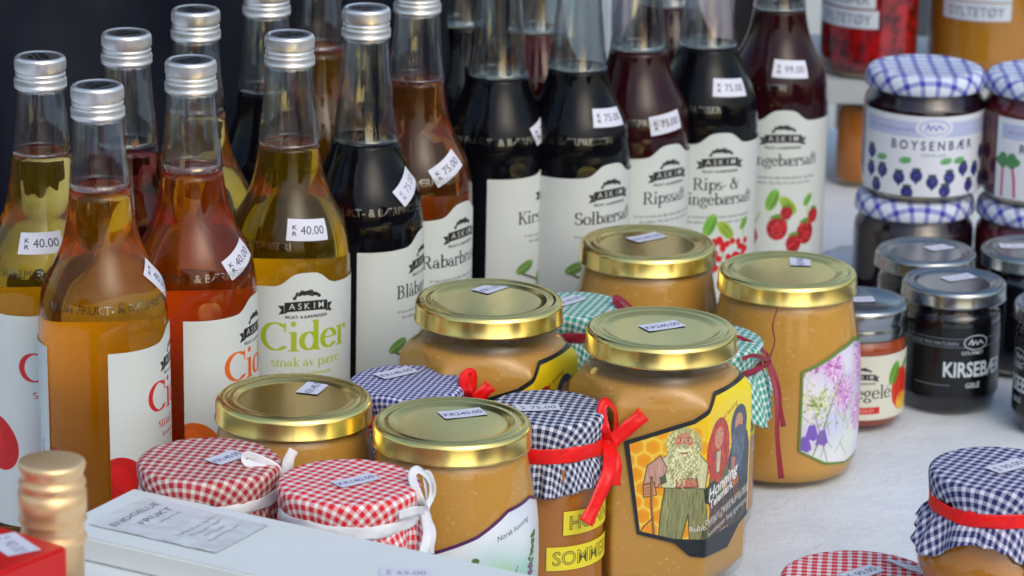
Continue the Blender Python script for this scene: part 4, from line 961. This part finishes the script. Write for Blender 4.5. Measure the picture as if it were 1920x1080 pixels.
# blue checked jars
gb = 'blue checked cloth-topped jars with red ribbon'
BA, _ = tall_jar(764, 716, .112, .030, 'fine blue checked cloth-topped jar with small red bow, behind the two gold lids', HONEYD, GR_BLUE, RRIB, 5, gb, cloth_r=.0325, nf=8)
a = ang_at(BA, .0325, .1, 868, 722)
bow(BA, .031, .101, a, RRIB, [([(0, 0, 1), (-4, 8, 3), (-2, 14, 1), (3, 15, -2), (3, 6, 0), (0, 0, 1)], 7, .35), ([(0, 0, 1), (6, 3, 2), (13, 9, 2)], 7.5, .0), ([(0, 0, 1), (3, -6, 2), (3, -12, 3)], 7, 0)])
flat_tag(BA, 742, 703, .1125, tagm('KR140.00'), R_(40), .024, .0115, .0012)
BB, bprof = tall_jar(1027, 764, .112, .0325, 'navy checked cloth-topped jar with bright red bow and two yellow word strips', HONEYD, GR_NAVY, RRIB, 11, gb, cloth_r=.0325, nf=9, side=.0135, ribw=.0085, uvrot=.2, skirt=.016, corner=.003)
a = ang_at(BB, .0325, .095, 1128, 822)
bow(BB, .0312, .0945, a, RRIB, [([(0, 0, 1), (-5, 9, 4), (-5, 19, 2), (-1, 23, -1), (4, 17, -1), (4, 6, 1), (0, 0, 1)], 5.5, .45), ([(0, 0, 2), (8, 6, 3), (19, 15, 3)], 8.5, .0), ([(0, 0, 1), (-5, -12, 4), (-14, -27, 6), (-22, -38, 7)], 8.0, .0), ([(0, 0, 1), (1, -10, 3), (0, -22, 4)], 7, .1)], knot=.0085)
flat_tag(BB, 1008, 768, .1125, tagm('KR 75.00'), R_(8), .024, .011, .0012)
def word_img(w, n):
    A = Art(n, 14, 7, (.93, .87, .20)); A.text(w, 3, 3.2, 11.5, (.35, .33, .10), 'l', sx=.95, bold=.02); A.text(w, 3, 3.2, 11.5, (.93, .87, .22), 'l', sx=.95, bold=-.022); return A.image('strip_'+w)
WI1, WI2 = image_mat('strip_honning', word_img('HONNING', 58), .5), image_mat('strip_sommer', word_img('SOMMER', 52), .5)
def strips(root, r, v0, a1, z1, a2, z2, h=.0135):
    wr = Wrap(lambda p, z: r, v0)
    for nm, mt, a, z, w in (('word_strip', WI1, a1, z1, .058), ('word_strip', WI2, a2, z2, .052)):
        sl_ = .06
        wrap_label(nm, wr, None, root, lambda t: a, a+w, lambda q: z-h/2+(q-a)*sl_*0, lambda q: z+h/2, a, z-h/2, w, h, 26, 2, .0004, mt, fixz=.05)
VB = math.atan2(-BB.location.y, -BB.location.x)
strips(BB, .0325, VB, .0100, .0565, .0012, .0365)
# green checked jars
gg = 'green checked cloth-topped jars with maroon string'
GA, _ = tall_jar(1084, 571, .112, .027, 'green checked cloth-topped jar with maroon bow, between two gold lids at the back', HONEYD, GR_GREEN, MRIB, 6, gg, cloth_r=.0285, nf=8, ribw=.006, side=.010)
a = ang_at(GA, .0285, .102, 1150, 580)
bow(GA, .0275, .103, a, MRIB, [([(0, 0, 1), (-5, 6, 3), (-8, 12, 1), (-6, 14, -2), (2, 8, -1), (4, 2, 0), (0, 0, 1)], 4, .4), ([(0, 0, 1), (5, -6, 2), (7, -12, 3)], 4, 0)], .005)
flat_tag(GA, 1066, 567, .1125, tagm('KR140.00'), R_(50), .022, .011, .0012)
GB, _ = tall_jar(1322, 634, .112, .0315, 'green checked cloth-topped jar with long maroon strings, squeezed behind the large hexagonal jar', HONEYD, GR_GREEN, MRIB, 14, gg, cloth_r=.0335, nf=6, ribw=.004, side=.012, skirt=.020, flare=.011, corner=.012, amp=.003, phi0=R_(-32))
a = ang_at(GB, .0335, .1, 1418, 655)
bow(GB, .034, .0985, a, MRIB, [([(0, 0, 1), (-5, 7, 3), (-13, 14, 2), (-22, 18, 0)], 2.2, .1), ([(0, 0, 1), (-8, 5, 3), (-18, 9, 2), (-26, 8, 0)], 2.4, .1), ([(0, 0, 1), (3, 12, 3), (1, 22, 4), (4, 33, 3)], .9, .1),
   ([(0, 0, 1), (3, -10, 4), (5, -25, 6), (7, -38, 7)], 3, .1), ([(0, 0, 1), (1, -18, 5), (-2, -40, 7), (0, -66, 8)], 3.4, .1), ([(0, 0, 1), (5, -14, 5), (6, -32, 7)], 2.4, .2), ([(-1, 0, 1), (-12, 0, 1), (-24, -1, 0)], 3, 0)], .005)
VG = math.atan2(-GB.location.y, -GB.location.x)
strips(GB, .0315, VG, -.018, .0655, -.02, .0405)
# squat jars at the lower right
def squat(u, v, ztop, label, cloth, rib, seed, group, z0, honey, xy=None, H=.068, r=.0395, cr=.0356, **kw):
    P = at(u, v, ztop) if xy is None else Vector((*xy, 0))
    root = thing('squat_cloth_topped_jar', label, 'jar', (P.x, P.y, z0), group)
    pr = smoothprof([(.031, H-.004), (.0315, H-.014), (.0325, H-.023), (.0350, H-.032), (r-.0014, H-.040), (r, .022), (r-.0012, .015), (r-.006, .007)], 4)+[(r-.010, .003), (r-.015, .0005)]
    lathe('glass', pr+[(0, .0008)], FILM, root, 72); lathe('honey', [(0, H-.016)]+[(a-.0007, z) for a, z in pr if .003 < z < H-.016]+[(0, .0035)], honey, root, 72)
    lathe('lid', [(0, H-.0009), (cr-.003, H-.0009), (cr-.0018, H-.003), (cr-.0018, H-.014), (.030, H-.014)], GOLD, root, 48)
    cloth_cap(root, cr, H, cloth, rib, seed=seed, **kw); return root
gs = 'stacked squat honey jars at the lower right'
P = at(1876, 880, .136)
SB0 = squat(0, 0, 0, 'lower squat jar with black and white checked cover under the stacked one', GR_NAVY, RRIB, 21, gs, 0, HONEYC, xy=(P.x-.004, P.y-.006), skirt=.012, corner=.006)
SB1 = squat(1876, 880, .136, 'squat honey jar with blue checked cover and red ribbon, stacked at the right edge', GR_IND, RRIB, 24, gs, .0684, HONEYC, nf=5, side=.0125, ribw=.0075, skirt=.0085, flare=.0075, corner=.012, phi0=R_(205), amp=.0026, uvrot=.5)
flat_tag(SB1, 1890, 878, .0685, tagm('KR 90.00'), R_(40), .024, .0115, .0012)
SR = squat(1612, 1082, .068, 'squat jar with pale red checked cover and white ribbon end, cut by the bottom edge', GR_RED, WRIB, 31, gs, 0, HONEYC, nf=7, uvrot=.1, r=.041, cr=.0405)
flat_tag(SR, 1615, 1078, .0685, tagm('KR 90.00'), R_(42), .024, .0115, .0012)
a_ = R_(35); rt = SR.matrix_world.inverted()
e0, e1, e2 = [rt @ at(u_, v_, .0705) for u_, v_ in ((1662, 1048), (1705, 1063), (1745, 1078))]
strip('ribbon_end', [e0, e1, e2], .0045, WRIB, SR, nrm=Vector((0, 0, 1)))
# ------------------------------------------------------------------ dark jars and jam jars at the right
def wrap_all(root, rad, img, H0, H1, phi0, a0, w, nu=64, rough=.3, coat=.3, nm='label'):
    wrap_label(nm, Wrap(rad, phi0), None, root, lambda t: a0, a0+w, lambda a: H0, lambda a: H1, a0, H0, w, H1-H0, nu, 4, .00035, image_mat(nm+'_print', img, rough, coat), fixz=(H0+H1)/2)
BLK = plain('black_jelly', (.006, .006, .010), .06); REDJ = murky_mat('apple_jelly', (.42, .07, .02), .8); 
def kirse_art():
    A = Art(150, 46, 6, (.03, .035, .05)); w = (.80, .85, .88); g = (.55, .60, .66)
    A.line([(20, 39.5), (71, 39.5)], .35, g); A.line([(20, 34), (71, 34)], .35, g); A.line([(20, 39.5), (20, 34)], .35, g); A.line([(85, 39.5), (130, 39.5)], .35, g); A.line([(85, 34), (130, 34)], .35, g)
    A.text('DET GODE FRA NATUREN', 46, 35.2, 3.4, g, bold=.02); A.text('SIDEN 1834', 104, 35.2, 3.4, g, bold=.02)
    A.ell(78, 37, 8.4, 5.0, w); A.ell(78, 37, 7.8, 4.4, (.08, .10, .13)); A.line([(73, 36), (75, 39), (75.5, 35.5), (77.5, 38), (79, 35.6), (81, 38.2), (83, 36)], .8, w)
    A.text('GOURMET', 76, 29.2, 3.2, w, bold=.02); A.text('KIRSEBÆR', 80, 14.6, 13.6, w, sx=.74, bold=.03)
    A.line([(38, 8.6), (62, 8.6)], .4, g); A.line([(92, 8.6), (116, 8.6)], .4, g); A.text('GELÉ', 77, 7, 4.6, w, bold=.02)
    for i in range(9): A.text('Ingredienser kirsebær sukker', 134, 38-i*4, 2.6, g, sx=.5)
    return A.image('cherry_jelly_print')
KI = kirse_art()
def dark_jar(u, v, label, H=.082, spin=0, art=True, r=.0310):
    P = at(u, v, H); root = thing('black_jelly_jar', label, 'jar', (P.x, P.y, 0), 'small black jelly jars with silver lids')
    pr = smoothprof([(.0285, H-.006), (.0288, H-.013), (.0298, H-.017), (r, H-.021), (r, .04), (r, .012)], 3)+[(r-.0015, .004), (r-.005, .0006)]
    k = 'dj%.4f' % H
    shared(k+'g', lambda: lathe('glass', pr+[(0, .001)], FILM, root, 64), root); shared(k+'j', lambda: lathe('jelly', [(0, H-.008)]+[(a-.0006, z) for a, z in pr if .003 < z < H-.008]+[(0, .0035)], BLK, root, 64), root)
    shared(k+'l', lambda: lid(root, .0335, H, STEEL, .0105), root)
    vw = math.atan2(-P.y, -P.x)
    if art: wrap_all(root, lambda p, z: r, KI, .012, .058, vw, -.078+.0165+spin, .150, rough=.25, coat=0)
    return root
S1 = dark_jar(1790, 524, 'black cherry jelly jar with silver lid and white capital lettering, nearest of the dark jars')
S2 = dark_jar(1737, 468, 'black jelly jar with silver lid directly behind the lettered cherry jelly jar', art=False)
S3 = dark_jar(1934, 464, 'black jelly jar with silver lid at the right edge, beyond the lettered one', art=False)
S4 = dark_jar(2002, 566, 'black jelly jar cut by the right edge, side lettering just showing', spin=-.05)
for s_, uu, vv, ro in ((S1, 1797, 521, 30), (S2, 1765, 464, 30), (S3, 1905, 462, 5)): flat_tag(s_, uu, vv, .0798, tagm('KR 65.00', 1), R_(ro), .022, .011)
def gele():
    H = .079; r = .031; P = at(1611, 560, H); root = thing('apple_jelly_jar', 'small apple jelly jar with tall silver lid and fruit label, behind the wildflower honey jar', 'jar', (P.x, P.y, 0))
    pr = smoothprof([(.0285, H-.014), (.0290, H-.020), (r, H-.026), (r, .04), (r, .012)], 3)+[(r-.0015, .004), (r-.005, .0006)]
    lathe('glass', pr+[(0, .001)], FILM, root, 64); lathe('jelly', [(0, H-.018)]+[(a-.0006, z) for a, z in pr if .003 < z < H-.017]+[(0, .0035)], REDJ, root, 64)
    lathe('lid', [(0, H-.0015), (.024, H-.0015), (.026, H-.0002), (.0285, H), (.0302, H-.001), (.0310, H-.003), (.0310, H-.0105), (.0304, H-.0118), (.0310, H-.013), (.0312, H-.0185), (.0306, H-.020), (.0290, H-.020)], STEEL, root, 80)
    flat_tag(root, 1612, 562, H-.0015, tagm('KR 65.00', 1), R_(5), .018, .011)
    A = Art(140, 42, 6, (.84, .84, .78)); badge(A, 70, 28, .62, paper=(.84, .84, .78)); A.serif('Eplegelé', 70, 14, 5.6, INK, 'c', .95)
    A.poly([(58, 4), (82, 4), (82, 8.4), (58, 8.4)], (.78, .12, .10)); A.text('FRA ASKIM', 70, 4.9, 3.4, (.9, .8, .75))
    A.ell(101, 18, 10, 14, (.82, .16, .08)); A.ell(103, 9, 7, 6, (.92, .72, .2)); 
    for i in range(30): q = rs.randn()*5; A.line([(101+q, 8+rs.rand()*6), (101+q*1.1, 22+rs.rand()*6)], .5, (.93, .40, .14) if i % 2 else (.68, .06, .06), .6)
    leaf(A, 93, 29, 8, 1.2, (.38, .62, .16)); leaf(A, 106, 33, 5, .4, (.45, .66, .2))
    wrap_all(root, lambda p, z: r, A.image('apple_jelly_label'), .0085, .0505, math.atan2(-P.y, -P.x), -.0655, .140, rough=.4, coat=0)
gele()
GBL = gingham('blue_lined_lid', (.02, .035, .42), .0115, (.66, .73, .88), line=.30, mid=.62, weave=False)
GBL.node_tree.nodes['Principled BSDF'].inputs['Roughness'].default_value = .3
def jam_art(kind):
    A = Art(130, 54, 6, (.88, .90, .95))
    bd = (.55, .60, .86); A.poly([(4, 40), (104, 40), (104, 50), (4, 50)], (.72, .76, .91)); A.ell(57, 46.5, 13, 6.6, (.88, .90, .95)); A.ell(57, 46.5, 10.5, 5.2, bd); A.ell(57, 46.5, 9.8, 4.6, (.86, .88, .95))
    A.line([(51, 45), (52.5, 49), (54, 45), (56, 48), (58, 45), (60, 48), (63, 45.4)], .8, (.35, .4, .75))
    A.text('DET GODE FRA NATUREN', 26, 43.5, 2.9, (.45, .48, .72)); 
    if kind == 'BOYSENBÆR':
        A.text('B O Y S E N B Æ R', 57, 31.5, 8.6, (.22, .24, .42), sx=.86, bold=.02); A.text('MARMELADE', 57, 27, 3, (.5, .5, .65))
        for x, y in ((10, 26), (10, 14), (21, 15), (34, 12), (46, 14), (57, 10), (69, 13), (80, 18), (92, 16), (100, 26), (16, 4), (40, 2.5), (66, 4), (86, 6), (101, 8)):
            A.ell(x, y, 4.2, 4.2, (.16, .18, .46)); A.poly([(x-3.6, y-1), (x+3.6, y-1), (x, y-6)], (.16, .18, .46)); A.ell(x, y+4.3, 3.2, 1.1, (.24, .34, .30))
            for k in range(5): A.ell(x+rs.randn()*1.4, y+rs.randn()*1.6, .8, .8, (.30, .32, .62))
        for x in (20, 38, 66, 76): leaf(A, x, 24, 4.5, .15, (.40, .70, .48))
    else:
        A.text('R A B A R B E R', 44, 31.5, 8.6, (.22, .24, .42), sx=.9, bold=.02)
        for x, t in ((6, 0), (16, 3), (30, -3), (44, 4), (60, 0), (76, 2)):
            A.line([(x, 2), (x-t*.3, 14), (x-t, 24)], 1.9, (.78, .30, .45)); 
            for q in ((-3, 0), (3, 0), (0, 3), (0, -2)): A.ell(x-t+q[0], 25+q[1], 3.2, 2.8, (.30, .56, .36))
    return A.image('jam_'+kind[:4].lower())
JB, JR = jam_art('BOYSENBÆR'), jam_art('RABARBER')
PUR = plain('dark_berry_jam', (.014, .006, .012), .1); RHJ = plain('rhubarb_jam', (.10, .012, .018), .15)
def jam_jar(x, y, z0, label, filling, img, off=0):
    H = .088; r = .0415; root = thing('jam_jar', label, 'jar', (x, y, z0), 'stacked jam jars with blue checked lids')
    pr = smoothprof([(.036, H-.010), (.0365, H-.015), (.0395, H-.020), (r, H-.026), (r, .04), (r, .014)], 3)+[(r-.002, .005), (r-.007, .0006)]
    lathe('glass', pr+[(0, .001)], FILM, root, 64); lathe('jam', [(0, H-.012)]+[(a-.0006, z) for a, z in pr if .003 < z < H-.012]+[(0, .0035)], filling, root, 64)
    lathe('lid', [(0, H-.0010), (.030, H-.0008), (.033, H), (.0375, H-.0008), (.0400, H-.003), (.0412, H-.0065), (.0414, H-.0115), (.0405, H-.013), (.038, H-.013)], GBL, root, 80, uv=True)
    if img is not None: wrap_all(root, lambda p, z: r, img, .006, .062, math.atan2(-y, -x), -.057+.008+off, .130, rough=.4, coat=0)
    return root
P = at(1737, 122, .1765)
jam_jar(P.x-.003, P.y, 0, 'lower blue-checked-lid jam jar, under the boysenberry one', PUR, None)
jam_jar(P.x, P.y, .0883, 'boysenberry jam jar with blue checked lid, on top of its stack', PUR, JB)
Q = at(1962, 132, .1765)
jam_jar(Q.x-.001, Q.y, 0, 'lower blue-checked-lid jam jar at the right edge', RHJ, None)
jam_jar(Q.x, Q.y, .0883, 'rhubarb jam jar with blue checked lid, on its stack at the right edge', RHJ, JR, .016)
# low shelf with two large jars, and an orange jar beneath
def boxmesh(name, cx, cyy, z0, sx, sy, sz, rot, mat, parent=None, bev=.0008, uv=False):
    import bmesh
    bm = bmesh.new(); bmesh.ops.create_cube(bm, size=1)
    for v in bm.verts: v.co = Vector((v.co.x*sx, v.co.y*sy, (v.co.z+.5)*sz))
    bmesh.ops.bevel(bm, geom=bm.edges[:], offset=bev, segments=2, affect='EDGES')
    me = bpy.data.meshes.new(name); bm.to_mesh(me); bm.free(); me.materials.append(mat)
    o = bpy.data.objects.new(name, me); COL.objects.link(o); o.parent = parent; o.location = (cx, cyy, z0); o.rotation_euler.z = rot
    return o
def shelf():
    a, b = at(1500, 175, .085), at(2100, 188, .085); cx, cyy = (a.x+b.x)/2+.02, a.y+.085
    root = thing('display_shelf', 'low grey shelf carrying the two large jam jars at the upper right', 'shelf', (cx, cyy, 0)); g = plain('grey_shelf', (.42, .45, .45), .5)
    boxmesh('board', 0, 0, .076, .30, .16, .019, 0, g, root)
    for d in (-1, 1): boxmesh('side_panel', d*.138, .02, 0, .012, .11, .0757, 0, g, root)
    return root
shelf()
def word_jar(u, v, r, H, label, fill, words, off, ang=0):
    P = at(u, v, .0955); P.y += r*.95; root = thing('large_jam_jar', label, 'jar', (P.x, P.y, .0955), 'large jam jars on the shelf')
    pr = smoothprof([(r*.8, H-.008), (r*.82, H-.016), (r, H-.03), (r, .05), (r, .014)], 3)+[(r*.94, .004), (r*.8, .0006)]
    lathe('glass', pr+[(0, .001)], FILM, root, 64); lathe('jam', [(0, H-.02)]+[(a-.0006, z) for a, z in pr if .003 < z < H-.02]+[(0, .0035)], fill, root, 64)
    lathe('lid', [(0, H), (r*.8, H), (r*.86, H-.002), (r*.86, H-.015), (r*.8, H-.015)], GOLD, root, 48)
    for w, a, z in words:
        A = Art(len(w)*6.2+6, 13, 5, (.78, .82, .86)); A.text(w, (len(w)*6.2+6)/2, 3, 10, (.42, .44, .50), bold=.01, sx=.95)
        wrap_label('word_strip', Wrap(lambda p, zz: r, math.atan2(-P.y, -P.x)), None, root, lambda t: a, a+A.w/1000, lambda q: z, lambda q: z+.014, a, z, A.w/1000, .014, 24, 2, .0004, image_mat('word_print', A.image('w_'+w), .5), fixz=.05)
    return root
def jam_red():
    mt, nt, b = nodes('raspberry_jam'); nz = noise(nt, 90, 4, .7); b.inputs['Roughness'].default_value = .2
    cr = N(nt, 'ShaderNodeValToRGB'); cr.color_ramp.elements[0].color = (.05, .001, .003, 1); cr.color_ramp.elements[1].color = (.55, .008, .008, 1); cr.color_ramp.elements[0].position = .38; cr.color_ramp.elements[1].position = .68
    nt.links.new(nz, cr.inputs[0]); nt.links.new(cr.outputs[0], b.inputs['Base Color']); return mt
word_jar(1634, 152, .0375, .16, 'large red raspberry jam jar with typed word strips, on the grey shelf', jam_red(), [('BRINGEBÆR', -.058, .0565), ('SYLTETØY', -.049, .041)], 0)
word_jar(1850, 152, .0425, .16, 'large orange jam jar with typed word strips, on the grey shelf at the right', murky_mat('orange_jam', (.46, .20, .02), .9), [('APPELSIN', -.016, .0765), ('BRINGEBÆR', -.040, .062), ('SYLTETØY', -.034, .047)], 0)
P = at(1604, 340, 0); OJ = thing('orange_jar', 'small orange jar standing on the cloth beneath the grey shelf edge', 'jar', (P.x, P.y+.0, 0))
lathe('glass', [(.012, .068), (.014, .062), (.0165, .056), (.0165, .003), (.015, .0006), (0, .0006)], FILM, OJ, 40); lathe('juice', [(0, .062), (.0132, .062), (.0160, .0555), (.0160, .0035), (0, .003)], murky_mat('orange_juice', (.72, .22, .02), .8), OJ, 40)
lathe('lid', [(0, .0725), (.0125, .0725), (.013, .072), (.013, .066), (.012, .066)], GOLD, OJ, 32)
# clear plastic lump behind the wildflower jar
def plastic():
    P = at(1596, 505, .012); nx, ny = 34, 26; vs, fs = [], []
    for j in range(ny+1):
        for i in range(nx+1):
            x, y = (i/nx-.5)*.075, (j/ny-.5)*.075; d = min(1, math.hypot(x/.0375, y/.0375))
            vs.append((x, y, .024*(1-d**3)+.003*fbm(x*60, y*60, 9)+.002))
    for j in range(ny):
        for i in range(nx): q = j*(nx+1)+i; fs.append((q, q+1, q+nx+2, q+nx+1))
    o = mesh('plastic_wrap', vs, fs, film_mat('clear_plastic', (.84, .87, .89)), None, True, loc=(P.x, P.y, .0)); tagobj(o, 'crumpled clear plastic lying between the wildflower honey jar and the dark jars', 'wrapping')
plastic()
# white post, pale box and pink bag in the background
P = at(1533, 60, .3)
PO = thing('tent_post', 'white post rising behind the raspberry juice bottle', 'post', (P.x/P.y*3.2, 3.2, -.75)); pm = plain('white_paint', (.62, .68, .68), .5)
boxmesh('post', 0, 0, 0, .036, .036, 2.9, 0, pm, PO, .004); boxmesh('foot_plate', .0, 0, .0, .1, .1, .008, 0, pm, PO, .001).location.z = -.0005
P = at(1262, 15, .2)
BGm = plain('pink_paper', (.60, .50, .56), .8, var=.1, nscale=12)
pb = thing('paper_bag', 'blurred pale pink paper bag behind the redcurrant juice bottle', 'bag', (P.x/P.y*2.78, 2.78, 0))
boxmesh('bag_body', 0, 0, 0, .085, .05, .20, R_(10), BGm, pb, .006); boxmesh('bag_fold', 0, -.004, .2003, .083, .008, .03, R_(10), BGm, pb, .002)
P = at(1085, 0, .2)
wb = boxmesh('white_card', P.x/P.y*2.74, 2.74, .0, .05, .006, .24, R_(-14), plain('white_card_paper', (.55, .66, .72), .6), None); tagobj(wb, 'blurred pale card standing behind the blackcurrant juice bottle neck', 'card')
# ------------------------------------------------------------------ foreground: gold-capped bottle, red box, grey cartons
def gold_bottle():
    H = .197; P = at(97, 862, H); root = thing('gold_capped_bottle', 'out-of-focus bottle with ribbed golden screw cap at the lower left', 'bottle', (P.x, P.y, 0)); g = plain('gold_cap', (.95, .66, .36), .38, .7, var=.05)
    r = .0152
    pr = [(0, H), (r-.002, H), (r-.0006, H-.0006), (r, H-.0022), (r-.0004, H-.004), (r-.0012, H-.0052), (r-.0012, H-.008), (r-.0002, H-.0095), (r, H-.0105), (r-.0004, H-.0118), (r-.0014, H-.0130), (r+.0002, H-.0145), (r+.0002, H-.0235), (r-.0012, H-.0255), (r+.0003, H-.0275), (r-.0004, H-.0290), (r-.0010, H-.0300), (r-.0010, H-.034), (r+.0002, H-.036), (r+.0002, H-.0375), (r-.0010, H-.039), (r-.0010, H-.063), (r-.0016, H-.063)]
    lathe('cap', pr, g, root, 96)
    lathe('glass', smoothprof([(.0132, H-.05), (.0134, H-.065), (.016, H-.075), (.026, H-.088), (.031, H-.098), (.032, H-.112), (.032, .01)], 3)+[(.030, .001), (0, .001)], plain('dark_green_glass', (.02, .04, .02), .05, coat=.5), root, 64)
gold_bottle()
CARD = plain('grey_carton', (.70, .76, .77), .62, var=.04, nscale=35, bstr=.12); RC = plain('red_carton', (.58, .012, .012), .42, var=.06, nscale=30)
def carton():
    zt = .115; A_ = at(250, 915, zt); B_ = at(880, 1052, zt); C_ = at(160, 1007, zt); D_ = at(470, 1070, zt)
    e = (B_-A_); e.z = 0; L = .36; ux = e.normalized(); uy = Vector((ux.y, -ux.x, 0))
    w = abs((C_-A_).dot(uy)); rot = math.atan2(ux.y, ux.x); c = A_+ux*L/2+uy*w/2
    root = thing('flat_carton', 'pale grey flat carton with taped paper slip, on top in the foreground', 'box', (c.x, c.y, zt-.0125), None, rot)
    boxmesh('carton_body', 0, 0, 0, L, w, .0125, 0, CARD, root, .0012)
    A = Art(44, 96, 6, (.85, .89, .92)); k = (.34, .38, .44)
    A.text('ENDGELUE', 22, 80, 7.6, k, bold=.012, sx=.98); A.text('FRUKT', 26, 68, 7.6, k, bold=.012, sx=1.1); A.text('tørket frukt', 28, 60, 3.6, k)
    for i, t in enumerate(('Tørket frukt og bær', 'fra norske hager', 'Nettovekt', 'Oppbevares tørt')): A.text(t, 24, 36-i*7, 3.8, k)
    n = 40; vs, uv, fs = [], [], []
    pa, pb_, pc = at(190, 962, zt), at(365, 1040, zt), at(345, 925, zt)
    M = root.matrix_world.inverted(); o = M @ at(405, 1040, zt); ex = (M @ at(505, 987, zt)-o); ey = (M @ at(168, 986, zt)-o); ey = ey-ex*ey.dot(ex)/ex.dot(ex)
    for j in range(n+1):
        for i in range(n+1):
            q = o+ex*(i/n)+ey*(j/n); vs.append((q.x, q.y, .0125+.0009+.0006*fbm(q.x*90, q.y*90, 4))); uv.append((i/n, j/n))
    for j in range(n):
        for i in range(n): q = j*(n+1)+i; fs.append((q, q+1, q+n+2, q+n+1))
    mesh('paper_slip', vs, fs, image_mat('slip_print', A.image('slip'), .35, .6, .6), root, True, uv)
    flat_tag(root, 760, 1075, .0125, tagm('KR 65.00', 1), R_(28), .024, .012)
    c2 = c+uy*.012-ux*.006
    r2 = thing('deep_carton', 'deeper pale carton under the flat grey one, lower foreground', 'box', (c2.x, c2.y, 0), None, rot)
    boxmesh('carton_body', 0, 0, 0, L, w+.012, zt-.0128, 0, CARD, r2, .0012); boxmesh('lid_flap', 0, -(w+.012)/2-.0008, .05, L*.96, .001, .05, 0, CARD, r2, .0003)
carton()
def redbox():
    zt = .17; A_, B_, C_ = at(109, 1015, zt), at(0, 982, zt), at(0, 1053, zt)
    ux = (A_-B_); ux.z = 0; ux.normalize(); uy = Vector((ux.y, -ux.x, 0)); K = at(128, 1024, zt)
    L, w = .14, .06; rot = math.atan2(ux.y, ux.x); c = K-ux*L/2+uy*w/2
    root = thing('red_box', 'blurred glossy red box with white price sticker in the lower left corner', 'box', (c.x, c.y, 0), None, rot)
    boxmesh('box_body', 0, 0, 0, L, w, zt, 0, RC, root, .0015); boxmesh('lid_rim', 0, -w/2-.001, zt-.03, L*.98, .0018, .028, 0, RC, root, .0005)
    flat_tag(root, 22, 1022, zt, tagm('KR 90.00', 1), R_(-20), .026, .016)
redbox()
print('objects', len(bpy.data.objects))
